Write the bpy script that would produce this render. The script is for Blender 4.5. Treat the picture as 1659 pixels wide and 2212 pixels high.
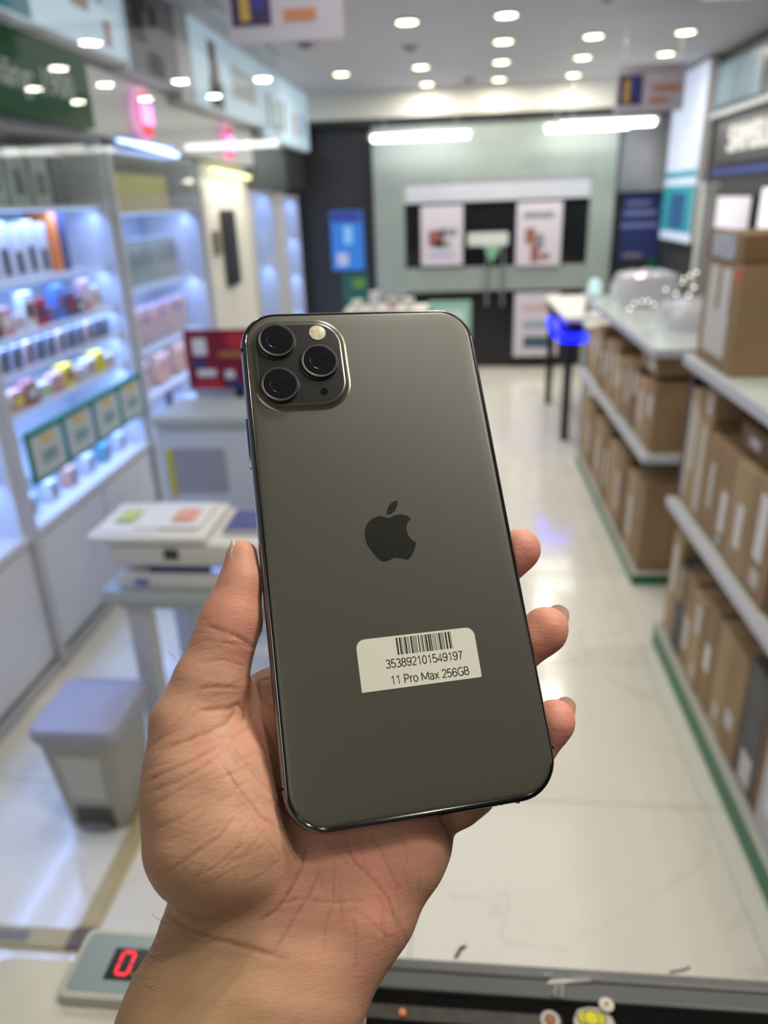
import bpy, bmesh, math, random
import numpy as np
from mathutils import Matrix, Vector
for _o in list(bpy.data.objects): bpy.data.objects.remove(_o)
S = bpy.context.scene
COL = S.collection
random.seed(7)
# ---------------------------------------------------------------- camera, world, exposure
CAM_ROT = [[0.995164, -0.003981, 0.098146], [0.092012, 0.387538, -0.91725], [-0.034384, 0.921845, 0.38603]]
cam_d = bpy.data.cameras.new('camera'); cam = bpy.data.objects.new('camera', cam_d); COL.objects.link(cam)
cam.matrix_world = Matrix.Translation((0, 0, 1.6)) @ Matrix(CAM_ROT).to_4x4()
cam_d.sensor_fit = 'VERTICAL'; cam_d.sensor_height = 24.0; cam_d.lens = 24.0*1600/2212
cam_d.clip_start = 0.01; cam_d.clip_end = 60
cam_d.dof.use_dof = True; cam_d.dof.focus_distance = 0.2215; cam_d.dof.aperture_fstop = 6.0
S.camera = cam
S.view_settings.view_transform = 'Standard'; S.view_settings.look = 'None'
S.view_settings.gamma = 1; S.view_settings.use_curve_mapping = False
S.view_settings.exposure = 0.0
S.cycles.use_denoising = True
S.cycles.use_adaptive_sampling = True; S.cycles.adaptive_threshold = 0.02; S.cycles.max_bounces = 7; S.cycles.transparent_max_bounces = 12; S.cycles.sample_clamp_indirect = 4.0
S.cycles.caustics_reflective = False; S.cycles.caustics_refractive = False
W = bpy.data.worlds.new('world'); S.world = W; W.use_nodes = True
W.node_tree.nodes['Background'].inputs[0].default_value = (0.80, 0.84, 0.90, 1)
W.node_tree.nodes['Background'].inputs[1].default_value = 0.20

def area(name, loc, size, power, color=(1, 1, 1), rot=(0, 0, 0), size_y=None, shape=None, spread=None, parent=None):
    l = bpy.data.lights.new(name, 'AREA'); l.energy = power; l.color = color; l.size = size
    if shape: l.shape = shape
    elif size_y: l.shape = 'RECTANGLE'; l.size_y = size_y
    if spread: l.spread = spread
    o = bpy.data.objects.new(name, l); COL.objects.link(o); o.location = loc; o.rotation_euler = rot
    if parent: o.parent = parent
    return o
WARM = (1.0, 0.93, 0.80); NEUT = (1, 0.98, 0.95); BLUE = (0.27, 0.44, 1.0)
# unseen fill lamps added under the ceiling, small ones above the counter
area('ceiling_fill_light', (0.1, 3.0, 2.50), 1.6, 15, NEUT, size_y=2.6)
area('ceiling_fill_light', (-0.3, -1.2, 2.50), 1.0, 7, WARM, size_y=0.8)  # soft fill for the hand, added behind the camera
area('ceiling_fill_light', (0.1, 5.6, 2.50), 1.8, 9, NEUT, size_y=2.2)
for _x in (0.3, 0.65, 1.0):
    for _y in (0.12, 0.5): area('counter_sheen_light', (_x, _y, 2.50), 0.04, 2.0, WARM, shape='DISK')  # added unseen for the sheen of the phone back and lens sparkles

# ---------------------------------------------------------------- materials
MATS = {}
def mat(name, col, rough=0.5, metal=0.0, spec=0.5, emit=None, es=0.0, coat=0.0, bump=None, trans=0.0, alpha=1.0, vary=0.0, vscale=6.0, ior=1.45):
    if name in MATS: return MATS[name]
    m = bpy.data.materials.new(name); m.use_nodes = True; nt = m.node_tree; b = nt.nodes['Principled BSDF']
    b.inputs['Base Color'].default_value = (*col, 1); b.inputs['Roughness'].default_value = rough
    b.inputs['Metallic'].default_value = metal; b.inputs['Specular IOR Level'].default_value = spec
    b.inputs['Coat Weight'].default_value = coat; b.inputs['IOR'].default_value = ior
    b.inputs['Transmission Weight'].default_value = trans; b.inputs['Alpha'].default_value = alpha
    if emit: b.inputs['Emission Color'].default_value = (*emit, 1); b.inputs['Emission Strength'].default_value = es
    if vary > 0:
        tc = nt.nodes.new('ShaderNodeTexCoord'); n = nt.nodes.new('ShaderNodeTexNoise'); n.inputs['Scale'].default_value = vscale; n.inputs['Detail'].default_value = 5
        oi = nt.nodes.new('ShaderNodeObjectInfo'); ad = nt.nodes.new('ShaderNodeVectorMath'); ad.operation = 'ADD'
        nt.links.new(tc.outputs['Object'], ad.inputs[0]); nt.links.new(oi.outputs['Random'], ad.inputs[1]); nt.links.new(ad.outputs[0], n.inputs['Vector'])
        r = nt.nodes.new('ShaderNodeValToRGB'); r.color_ramp.elements[0].position = 0.3; r.color_ramp.elements[1].position = 0.7
        r.color_ramp.elements[0].color = (*[c*(1-vary) for c in col], 1); r.color_ramp.elements[1].color = (*[min(1, c*(1+vary*0.6)) for c in col], 1)
        nt.links.new(n.outputs['Fac'], r.inputs[0]); nt.links.new(r.outputs[0], b.inputs['Base Color'])
    if bump:
        tc = nt.nodes.new('ShaderNodeTexCoord'); n = nt.nodes.new('ShaderNodeTexNoise'); n.inputs['Scale'].default_value = bump[0]
        bp = nt.nodes.new('ShaderNodeBump'); bp.inputs['Strength'].default_value = bump[1]; bp.inputs['Distance'].default_value = bump[2]
        nt.links.new(tc.outputs['Object'], n.inputs['Vector']); nt.links.new(n.outputs['Fac'], bp.inputs['Height']); nt.links.new(bp.outputs[0], b.inputs['Normal'])
    MATS[name] = m; return m
def emis(name, col, s):
    return mat(name, tuple(min(0.8, c*0.8) for c in col), 0.4, emit=col, es=s)
def glassmat(name, tint=(0.93, 0.97, 0.96), refl=1.0):
    m = bpy.data.materials.new(name); m.use_nodes = True; nt = m.node_tree; nt.nodes.clear()
    o = nt.nodes.new('ShaderNodeOutputMaterial'); mx = nt.nodes.new('ShaderNodeMixShader'); t = nt.nodes.new('ShaderNodeBsdfTransparent'); g = nt.nodes.new('ShaderNodeBsdfGlossy')
    f = nt.nodes.new('ShaderNodeLayerWeight'); f.inputs[0].default_value = 0.5; g.inputs['Roughness'].default_value = 0.01
    pw = nt.nodes.new('ShaderNodeMath'); pw.operation = 'POWER'; pw.inputs[1].default_value = 5
    mu = nt.nodes.new('ShaderNodeMath'); mu.operation = 'MULTIPLY_ADD'; mu.inputs[1].default_value = 0.45*refl; mu.inputs[2].default_value = 0.012
    nt.links.new(f.outputs['Facing'], pw.inputs[0])
    t.inputs[0].default_value = (*tint, 1)
    nt.links.new(pw.outputs[0], mu.inputs[0]); nt.links.new(mu.outputs[0], mx.inputs[0]); nt.links.new(t.outputs[0], mx.inputs[1]); nt.links.new(g.outputs[0], mx.inputs[2]); nt.links.new(mx.outputs[0], o.inputs[0])
    MATS[name] = m; return m
def marble():
    m = bpy.data.materials.new('marble_tile'); m.use_nodes = True; nt = m.node_tree; b = nt.nodes['Principled BSDF']
    tc = nt.nodes.new('ShaderNodeTexCoord'); oi = nt.nodes.new('ShaderNodeObjectInfo')
    sc = nt.nodes.new('ShaderNodeVectorMath'); sc.operation = 'SCALE'; sc.inputs['Scale'].default_value = 9
    cx = nt.nodes.new('ShaderNodeCombineXYZ'); nt.links.new(oi.outputs['Random'], cx.inputs[0]); nt.links.new(oi.outputs['Random'], cx.inputs[1])
    nt.links.new(cx.outputs[0], sc.inputs[0])
    ad = nt.nodes.new('ShaderNodeVectorMath'); ad.operation = 'ADD'; nt.links.new(tc.outputs['Object'], ad.inputs[0]); nt.links.new(sc.outputs[0], ad.inputs[1])
    n = nt.nodes.new('ShaderNodeTexNoise'); n.inputs['Scale'].default_value = 1.3; n.inputs['Detail'].default_value = 6; n.inputs['Distortion'].default_value = 1.2
    nt.links.new(ad.outputs[0], n.inputs['Vector'])
    r = nt.nodes.new('ShaderNodeValToRGB'); e = r.color_ramp.elements
    e[0].position = 0.488; e[0].color = (0.82, 0.79, 0.69, 1); e[1].position = 0.512; e[1].color = (0.82, 0.79, 0.69, 1)
    k = e.new(0.5); k.color = (0.72, 0.69, 0.60, 1)
    nt.links.new(n.outputs['Fac'], r.inputs[0]); nt.links.new(r.outputs[0], b.inputs['Base Color'])
    b.inputs['Roughness'].default_value = 0.16; b.inputs['Coat Weight'].default_value = 0.3; b.inputs['Coat Roughness'].default_value = 0.08
    return m
def skinmat():
    m = bpy.data.materials.new('skin'); m.use_nodes = True; nt = m.node_tree; b = nt.nodes['Principled BSDF']; L = nt.links
    tc = nt.nodes.new('ShaderNodeTexCoord')
    at = nt.nodes.new('ShaderNodeAttribute'); at.attribute_name = 'pink'; ac = nt.nodes.new('ShaderNodeAttribute'); ac.attribute_name = 'crease'
    n1 = nt.nodes.new('ShaderNodeTexNoise'); n1.inputs['Scale'].default_value = 90; n1.inputs['Detail'].default_value = 6; n1.inputs['Roughness'].default_value = 0.6
    L.new(tc.outputs['Object'], n1.inputs['Vector'])
    ma = nt.nodes.new('ShaderNodeMath'); ma.operation = 'MULTIPLY_ADD'; ma.inputs[1].default_value = 0.9; ma.inputs[2].default_value = -0.45; L.new(n1.outputs['Fac'], ma.inputs[0])
    ad = nt.nodes.new('ShaderNodeMath'); ad.operation = 'ADD'; ad.use_clamp = True; L.new(ma.outputs[0], ad.inputs[0]); L.new(at.outputs['Fac'], ad.inputs[1])
    r = nt.nodes.new('ShaderNodeValToRGB'); e = r.color_ramp.elements
    e[0].position = 0.0; e[0].color = (0.47, 0.29, 0.165, 1); e[1].position = 1.0; e[1].color = (0.68, 0.27, 0.205, 1)
    k = e.new(0.45); k.color = (0.60, 0.325, 0.225, 1)
    L.new(ad.outputs[0], r.inputs[0])
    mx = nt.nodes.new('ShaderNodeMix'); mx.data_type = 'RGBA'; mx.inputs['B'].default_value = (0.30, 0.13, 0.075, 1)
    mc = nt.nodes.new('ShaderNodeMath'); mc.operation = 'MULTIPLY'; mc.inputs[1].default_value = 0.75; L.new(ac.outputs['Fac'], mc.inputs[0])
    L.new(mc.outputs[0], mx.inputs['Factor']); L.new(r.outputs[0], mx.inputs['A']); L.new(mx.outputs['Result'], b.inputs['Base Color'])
    b.inputs['Roughness'].default_value = 0.5; b.inputs['Specular IOR Level'].default_value = 0.35
    b.inputs['Subsurface Weight'].default_value = 0.25; b.inputs['Subsurface Radius'].default_value = (1.0, 0.35, 0.2); b.inputs['Subsurface Scale'].default_value = 0.0035
    # fine skin lines
    mp = nt.nodes.new('ShaderNodeMapping'); mp.inputs['Rotation'].default_value = (0, 0, 0.6); mp.inputs['Scale'].default_value = (1, 3.2, 1); L.new(tc.outputs['Object'], mp.inputs[0])
    v = nt.nodes.new('ShaderNodeTexVoronoi'); v.feature = 'DISTANCE_TO_EDGE'; v.inputs['Scale'].default_value = 420; L.new(mp.outputs[0], v.inputs['Vector'])
    n2 = nt.nodes.new('ShaderNodeTexNoise'); n2.inputs['Scale'].default_value = 420; n2.inputs['Detail'].default_value = 4; n2.inputs['Distortion'].default_value = 1.0; L.new(mp.outputs[0], n2.inputs['Vector'])
    n3 = nt.nodes.new('ShaderNodeTexNoise'); n3.inputs['Scale'].default_value = 120; n3.inputs['Detail'].default_value = 3; L.new(mp.outputs[0], n3.inputs['Vector'])
    s = nt.nodes.new('ShaderNodeMath'); s.operation = 'MULTIPLY_ADD'; s.inputs[1].default_value = 0.35; L.new(v.outputs['Distance'], s.inputs[0]); L.new(n2.outputs['Fac'], s.inputs[2])
    s2 = nt.nodes.new('ShaderNodeMath'); s2.operation = 'MULTIPLY_ADD'; s2.inputs[1].default_value = 1.6; L.new(n3.outputs['Fac'], s2.inputs[0]); L.new(s.outputs[0], s2.inputs[2])
    bp = nt.nodes.new('ShaderNodeBump'); bp.inputs['Strength'].default_value = 0.22; bp.inputs['Distance'].default_value = 0.0006
    L.new(s2.outputs[0], bp.inputs['Height']); L.new(bp.outputs[0], b.inputs['Normal'])
    return m

white = mat('white_laminate', (0.66, 0.66, 0.68), 0.35)
offw = mat('offwhite_paint', (0.70, 0.69, 0.64), 0.5)
ceilm = mat('ceiling_paint', (0.52, 0.52, 0.54), 0.7)
charc = mat('charcoal_cladding', (0.035, 0.037, 0.045), 0.3)
dkgrey = mat('dark_grey_panel', (0.05, 0.05, 0.055), 0.45)
greym = mat('grey_panel', (0.45, 0.45, 0.46), 0.4)
mint = mat('frosted_green_glass', (0.30, 0.355, 0.335), 0.25, vary=0.08, vscale=2)
black = mat('black_plastic', (0.012, 0.012, 0.014), 0.4)
steel = mat('brushed_steel', (0.55, 0.56, 0.58), 0.3, 1.0)
green = mat('green_plinth', (0.02, 0.17, 0.08), 0.4)
brown = mat('brown_cardboard', (0.33, 0.215, 0.115), 0.75, vary=0.18, vscale=5)
brown2 = mat('light_cardboard', (0.42, 0.30, 0.17), 0.75, vary=0.15, vscale=5)
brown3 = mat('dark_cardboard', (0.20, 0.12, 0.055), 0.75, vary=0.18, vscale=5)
paper = mat('white_print', (0.72, 0.72, 0.72), 0.6)
red = mat('red_print', (0.42, 0.01, 0.03), 0.5)
orange = mat('orange_print', (0.80, 0.22, 0.05), 0.5)
navy = mat('navy_print', (0.03, 0.05, 0.16), 0.5)
yellow = mat('yellow_print', (0.75, 0.62, 0.05), 0.5)
shelfglass = mat('pale_green_glass_shelf', (0.62, 0.70, 0.66), 0.15)
glass = glassmat('clear_glass_pane', (0.98, 0.99, 0.99))
lens_glass = mat('lens_glass', (0.004, 0.004, 0.008), 0.04, coat=1.0)

# ---------------------------------------------------------------- mesh building helpers
class MB:
    def __init__(s): s.bm = bmesh.new()
    def box(s, x0, x1, y0, y1, z0, z1, bev=0.0, seg=2):
        r = bmesh.ops.create_cube(s.bm, size=1.0, matrix=Matrix.Translation(((x0+x1)/2, (y0+y1)/2, (z0+z1)/2)) @ Matrix.Diagonal((abs(x1-x0), abs(y1-y0), abs(z1-z0), 1)))
        if bev > 0:
            es = set(e for v in r['verts'] for e in v.link_edges)
            bmesh.ops.bevel(s.bm, geom=list(es), offset=bev, segments=seg, affect='EDGES', profile=0.5)
        return s
    def cyl(s, p, r, h, axis='Z', seg=24, r2=None):
        R = {'Z': Matrix.Identity(4), 'X': Matrix.Rotation(math.pi/2, 4, 'Y'), 'Y': Matrix.Rotation(-math.pi/2, 4, 'X')}[axis]
        bmesh.ops.create_cone(s.bm, cap_ends=True, segments=seg, radius1=r, radius2=r if r2 is None else r2, depth=h, matrix=Matrix.Translation(p) @ R); return s
    def sph(s, p, r, sc=(1, 1, 1), seg=12):
        bmesh.ops.create_uvsphere(s.bm, u_segments=seg, v_segments=max(6, seg//2+2), radius=r, matrix=Matrix.Translation(p) @ Matrix.Diagonal((*sc, 1))); return s
    def loft(s, loops, cap0=True, cap1=True, closed=False):
        rows = [[s.bm.verts.new(p) for p in l] for l in loops]; n = len(rows[0])
        for a, b in zip(rows, rows[1:]):
            for i in range(n):
                s.bm.faces.new((a[i], a[(i+1) % n], b[(i+1) % n], b[i]))
        if cap0: s.bm.faces.new(rows[0][::-1])
        if cap1: s.bm.faces.new(rows[-1])
        return s
    def torus(s, p, R, r, n=40, k=10):
        rows = []
        for i in range(n):
            a = 2*math.pi*i/n
            rows.append([s.bm.verts.new((p[0]+(R+r*math.cos(b))*math.cos(a), p[1]+(R+r*math.cos(b))*math.sin(a), p[2]+r*math.sin(b))) for b in [2*math.pi*j/k for j in range(k)]])
        for i in range(n):
            A, B = rows[i], rows[(i+1) % n]
            for j in range(k): s.bm.faces.new((A[j], B[j], B[(j+1) % k], A[(j+1) % k]))
        return s
    def tube(s, pts, r, seg=8):
        pts = [Vector(p) for p in pts]; loops = []
        for i, p in enumerate(pts):
            d = (pts[min(i+1, len(pts)-1)]-pts[max(i-1, 0)]).normalized(); u = d.cross(Vector((0.13, 0.27, 1))).normalized(); v = d.cross(u)
            loops.append([p+(u*math.cos(2*math.pi*k/seg)+v*math.sin(2*math.pi*k/seg))*r for k in range(seg)])
        return s.loft(loops)
    def build(s, name, m, parent=None, smooth=False, ms=None):
        bmesh.ops.recalc_face_normals(s.bm, faces=s.bm.faces)
        me = bpy.data.meshes.new(name); s.bm.to_mesh(me); s.bm.free()
        me.materials.append(m)
        if smooth:
            me.polygons.foreach_set('use_smooth', [True]*len(me.polygons))
            try: me.set_sharp_from_angle(angle=math.radians(40))
            except Exception: pass
        o = bpy.data.objects.new(name, me); COL.objects.link(o)
        if parent: o.parent = parent
        return o
def B(name, m, parent, x0, x1, y0, y1, z0, z1, bev=0.0, smooth=False):
    return MB().box(x0, x1, y0, y1, z0, z1, bev).build(name, m, parent, smooth)
def tag(o, label, cat=None, group=None, kind=None):
    if label: o['label'] = label
    if cat: o['category'] = cat
    if group: o['group'] = group
    if kind: o['kind'] = kind
    return o
def thing(name, label, cat, loc=(0, 0, 0), group=None):
    o = bpy.data.objects.new(name, None); COL.objects.link(o); o.location = loc; o.empty_display_size = 0.05
    return tag(o, label, cat, group)
def struct(o): o['kind'] = 'structure'; return o
def clone(o, loc=None, parent=None):
    c = o.copy(); COL.objects.link(c); c.parent = parent
    if loc is not None: c.location = loc
    for ch in list(o.children): clone(ch, None, c)
    return c
def text(name, body, size, m, loc, rot, parent=None, ext=0.001, align='CENTER', sx=1.0, bold=0.0, raw=False):
    cu = bpy.data.curves.new(name, 'FONT'); cu.body = body; cu.size = size; cu.extrude = ext; cu.align_x = align; cu.align_y = 'CENTER'; cu.offset = bold
    cu.materials.append(m); cu.resolution_u = 4
    o = bpy.data.objects.new(name, cu); COL.objects.link(o); o.location = loc; o.rotation_euler = rot; o.scale = (sx, 1, 1)
    if raw: return o
    return mesh_text(o, parent)
def mesh_text(o, parent):
    bpy.context.view_layer.update()
    me = bpy.data.meshes.new_from_object(o.evaluated_get(bpy.context.evaluated_depsgraph_get())); me.name = o.name
    n = bpy.data.objects.new('text_mesh', me); COL.objects.link(n); n.location = o.location; n.rotation_euler = o.rotation_euler; n.scale = o.scale
    nm = o.name; bpy.data.objects.remove(o); n.name = nm
    if parent: n.parent = parent
    return n
H = math.pi/2
ROT_L = (H, 0, H); ROT_R = (H, 0, -H); ROT_E = (H, 0, 0)
NUM = ['first', 'second', 'third', 'fourth', 'fifth', 'sixth', 'seventh', 'eighth', 'ninth', 'tenth', 'eleventh', 'twelfth', 'thirteenth', 'fourteenth']

# ================================================================ SETTING
fl = struct(B('floor', mat('grout', (0.42, 0.41, 0.38), 0.6), None, -1.95, 2.1, -2.2, 7.8, -0.06, -0.003))
tm = MB().box(-0.3985, 0.3985, -0.3485, 0.3485, -0.004, 0.0, 0.001, 1).build('tile', marble(), fl)
first = True
for ix in range(5):
    for iy in range(-3, 11):
        loc = (-1.305+0.8*ix, 0.62+0.7*iy, 0)
        if first: tm.location = loc; first = False
        else: clone(tm, loc, fl)
struct(B('ceiling', ceilm, None, -1.95, 2.1, -2.2, 7.8, 2.52, 2.60))
struct(B('wall_left', white, None, -2.02, -1.92, -2.2, 7.8, 0, 2.52))
struct(B('wall_front', mat('rear_wall', (0.30, 0.29, 0.27), 0.6), None, -1.95, 2.1, -2.32, -2.2, 0, 2.52))
struct(B('wall_right', dkgrey, None, 1.93, 2.05, -2.2, 7.8, 0, 2.52))
wb = struct(B('wall_back', charc, None, -1.92, 1.93, 7.74, 7.86, 0, 2.52))
struct(B('trim_1', offw, None, -1.92, 1.93, 7.5, 7.74, 2.30, 2.52))          # ivory band over the shopfront
struct(B('trim_2', mat('black_metal_rail', (0.02, 0.022, 0.025), 0.35), None, -1.92, 1.93, 7.55, 7.74, 2.25, 2.298))
struct(B('baseboard_left', greym, None, -1.505, -1.49, -1.0, 4.6, 0, 0.045))

# glass shopfront with frosted green bands
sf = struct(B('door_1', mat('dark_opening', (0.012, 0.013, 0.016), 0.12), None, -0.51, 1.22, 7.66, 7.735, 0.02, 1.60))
for (n, a) in [('frame', (-0.80, -0.51, 7.60, 7.66, 0, 2.24)), ('frame', (1.22, 1.44, 7.60, 7.66, 0, 2.24)), ('frame', (-0.51, 1.22, 7.60, 7.66, 1.76, 2.24)), ('frame', (-0.51, 1.22, 7.60, 7.66, 0.76, 0.985))]:
    B(n, mint, sf, *a, 0.004)
for i in range(5): B('shutter_slat', mat('white_shutter', (0.62, 0.64, 0.72), 0.3), sf, -0.51, 1.22, 7.62, 7.655, 1.575+0.038*i, 1.61+0.038*i, 0.006)
for hx in (0.28, 0.43):
    MB().tube([(hx, 7.56, 0.62), (hx, 7.56, 1.24)], 0.014).cyl((hx, 7.59, 0.68), 0.01, 0.07, 'Y').cyl((hx, 7.59, 1.18), 0.01, 0.07, 'Y').build('handle', steel, sf, True)
def poster(name, label, cat, x0, x1, y, z0, z1, base, prints, border=None):
    o = thing(name, label, cat, ((x0+x1)/2, y, z0))
    w = (x1-x0)/2; h = z1-z0
    B('board', base, o, -w, w, -0.006, 0.006, 0, h, 0.002)
    for (u0, u1, v0, v1, mm) in prints:
        B('print', mm, o, -w+u0*2*w, -w+u1*2*w, -0.009, -0.006, v0*h, v1*h)
    if border:
        for q in ((-w-0.012, -w, 0, h), (w, w+0.012, 0, h)): B('frame', border, o, q[0], q[1], -0.01, 0.008, q[2], q[3])
    return o
lil = mat('lilac_paper', (0.58, 0.54, 0.62), 0.5); brnp = mat('brown_print', (0.28, 0.10, 0.08), 0.5); gryp = mat('grey_print', (0.22, 0.22, 0.26), 0.5)
poster('poster', 'lilac-white poster on the left door leaf with a dark device picture', 'poster', -0.355, 0.045, 7.57, 1.01, 1.55, lil, [(0.18, 0.55, 0.33, 0.60, brnp), (0.45, 0.86, 0.50, 0.62, gryp), (0.3, 0.7, 0.30, 0.42, gryp), (0.2, 0.8, 0.16, 0.22, mat('pale_blue_print', (0.35, 0.38, 0.62), 0.5))])
poster('poster', 'lilac-white poster on the right door leaf with brown figures', 'poster', 0.548, 0.968, 7.57, 0.985, 1.553, lil, [(0.15, 0.82, 0.75, 0.84, gryp), (0.2, 0.42, 0.35, 0.60, brnp), (0.42, 0.62, 0.28, 0.5, gryp), (0.33, 0.52, 0.06, 0.32, brnp), (0.55, 0.75, 0.10, 0.2, brnp)])
poster('poster', 'low white poster near the floor of the right door leaf with a dark car-like picture', 'poster', 0.554, 0.99, 7.57, 0.12, 0.735, lil, [(0.2, 0.8, 0.74, 0.80, mat('pink_print', (0.6, 0.3, 0.32), 0.5)), (0.2, 0.85, 0.45, 0.56, mat('teal_grey_print', (0.25, 0.36, 0.42), 0.5)), (0.22, 0.85, 0.14, 0.32, mat('dark_teal_print', (0.05, 0.10, 0.14), 0.5))])
poster('poster', 'pale green poster low on the left door leaf just above the held smartphone', 'poster', -0.29, 0.13, 7.57, 0.12, 0.68, mat('mint_paper', (0.25, 0.45, 0.38), 0.5), [(0.15, 0.85, 0.15, 0.85, mat('pale_mint_print', (0.5, 0.62, 0.58), 0.5))])
hs = thing('door_sign', 'small white T-shaped sign with green tail hanging between the door posters', 'sign', (0.28, 7.52, 1.0))
B('plate', mat('sign_white', (0.55, 0.60, 0.58), 0.5), hs, -0.19, 0.19, -0.006, 0.006, 0.18, 0.30, 0.01)
MB().loft([[(-0.04, -0.008, 0.18), (0.13, -0.008, 0.18), (0.05, -0.008, 0.04), (0.03, -0.008, 0.04)], [(-0.04, 0.004, 0.18), (0.13, 0.004, 0.18), (0.05, 0.004, 0.04), (0.03, 0.004, 0.04)]]).build('tail', mat('sign_green', (0.18, 0.40, 0.25), 0.5), hs)
# left dark bay of the end wall
bl = mat('blue_screen', (0.03, 0.14, 0.45), 0.4, emit=(0.03, 0.18, 0.62), es=0.55)
poster('backlit_poster', 'glowing blue backlit poster in the dark bay left of the entrance', 'poster', -1.25, -0.93, 7.732, 0.98, 1.53, bl, [(0.05, 0.95, 0.82, 0.98, mat('deep_blue_print', (0.03, 0.04, 0.22), 0.5, emit=(0.04, 0.05, 0.3), es=0.4)), (0.4, 0.65, 0.45, 0.75, mat('sky_print', (0.2, 0.45, 0.7), 0.5, emit=(0.2, 0.45, 0.7), es=0.5)), (0.15, 0.5, 0.08, 0.3, mat('haze_print', (0.4, 0.42, 0.6), 0.5, emit=(0.4, 0.42, 0.6), es=0.4))])
gp = poster('green_banner', 'dark green banner with lime patches beneath the blue backlit poster', 'banner', -1.16, -0.90, 7.732, 0.45, 0.95, mat('dark_green_print', (0.02, 0.13, 0.12), 0.5), [(0.4, 0.9, 0.72, 0.88, mat('lime_print', (0.16, 0.34, 0.06), 0.5)), (0.4, 0.9, 0.35, 0.5, MATS['lime_print'])])
# right bay of the end wall
struct(B('window_1', mat('reflective_grey_glass', (0.30, 0.31, 0.34), 0.35, vary=0.3, vscale=3), None, 1.47, 1.92, 7.68, 7.735, 1.61, 2.24))
poster('backlit_poster', 'dim navy backlit poster with pale rows, far right of end wall', 'poster', 1.54, 1.91, 7.732, 1.0, 1.585, mat('navy_screen', (0.02, 0.03, 0.12), 0.4, emit=(0.02, 0.03, 0.12), es=0.15), [(0.1, 0.7, 0.84, 0.9, mat('grey_blue_print', (0.12, 0.14, 0.32), 0.5, emit=(0.15, 0.17, 0.3), es=0.25)), (0.05, 0.85, 0.68, 0.76, MATS['grey_blue_print']), (0.0, 0.9, 0.5, 0.57, MATS['grey_blue_print']), (0.1, 0.6, 0.04, 0.1, gryp)])
B('green_banner', mat('bottle_green_print', (0.0, 0.10, 0.06), 0.5), tag(thing('narrow_banner', 'narrow bottle green banner in the dark corner right of the entrance', 'banner', (1.86, 7.728, 0.5)), None), -0.04, 0.04, -0.01, 0.01, 0, 0.52)
# tube lights over the entrance
def tube_light(label, x0, x1, y, z, col, s):
    o = thing('tube_light', label, 'light', ((x0+x1)/2, y, z), 'tube lights over the entrance')
    w = (x1-x0)/2
    B('housing', white, o, -w, w, -0.025, 0.025, 0.018, 0.035, 0.004)
    MB().tube([(-w+0.03, 0, 0), (w-0.03, 0, 0)], 0.028, 10).build('tube', emis('tube_glow_%s' % s, col, s*1.3), o, True)
    for sg in (-1, 1): MB().cyl((sg*(w-0.015), 0, 0.005), 0.018, 0.03, 'X', 12).build('end_cap', white, o)
    for sg in (-1, 1): MB().tube([(sg*w*0.7, 0, 0.03), (sg*w*0.7, 0, 2.519-z)], 0.004, 5).build('hanger', steel, o)
    area('tube_light_glow', (0, 0, -0.03), 2*w, 0.8, col, (0, 0, 0), 0.04, parent=o)
tube_light('white tube light hung left over the glass entrance', -0.80, 0.12, 7.4, 2.13, (0.97, 0.97, 1.0), 7)
tube_light('front white tube light hung right over the glass entrance, the longer looking', 0.80, 1.60, 6.9, 2.125, (1.0, 1.0, 0.93), 8)
tube_light('rear white tube light partly behind another over the right of the entrance', 0.74, 1.50, 7.4, 2.145, (1.0, 1.0, 0.97), 6)

# ceiling downlights
D = [(-0.287, 4.83, 'nearest of the left row'), (0.257, 4.81, 'nearest of the middle row'), (0.282, 5.55, 'second of the middle row'), (0.31, 6.33, 'third of the middle row'), (0.336, 7.2, 'farthest of the middle row'),
     (-0.281, 6.36, 'middle one of the left row'), (-0.271, 7.25, 'farthest of the left row'), (-0.897, 6.48, 'alone nearest the left light boxes'), (0.842, 5.55, 'nearest of the row right of centre'), (0.892, 6.33, 'second of the row right of centre'),
     (0.944, 7.17, 'farthest of the row right of centre'), (1.413, 5.59, 'nearest at the far right'), (1.486, 6.37, 'farther one at the far right')]
proto = None
glow = emis('downlight_glow', (1.0, 0.91, 0.58), 11)
ceil_things = []
for (x, y, l) in D+[(-0.85, 1.6, None), (0.25, 1.9, None), (0.25, 0.6, None), (0.9, 0.25, None), (1.3, 2.6, None)]:
    if l is None: area('downlight_beam', (x, y, 2.505), 0.05, 5.5, WARM, shape='DISK'); continue  # extra lamps without fittings, added out of view to light the room
    if proto is None:
        o = proto = thing('ceiling_downlight', '', 'light', (x, y, 2.52), 'round ceiling downlights')
        MB().torus((0, 0, -0.004), 0.062, 0.008, 28, 8).build('trim_ring', white, o, True)
        MB().cyl((0, 0, -0.004), 0.056, 0.006, seg=28).build('lens', glow, o, True)
    else: o = clone(proto, (x, y, 2.52))
    o['label'] = 'round recessed ceiling downlight, ' + l
    area('downlight_beam', (x, y, 2.505), 0.11, 4.3, WARM, shape='DISK')
for (x, y, l) in [(-0.95, 5.3, 'left of the downlights'), (-0.32, 5.6, 'between two downlights of the left row'), (0.75, 4.55, 'near the top of the picture'), (0.08, 7.15, 'beside the end of the middle row'), (1.6, 4.7, 'above the dark right wall')]:
    o = thing('ceiling_speaker', 'small dull grey round ceiling fitting '+l, 'fitting', (x, y, 2.52)); MB().cyl((0, 0, -0.008), 0.06, 0.016, r2=0.045).build('cover', greym, o, True); MB().cyl((0, 0, -0.018), 0.03, 0.006).build('cap', dkgrey, o, True)

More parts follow.
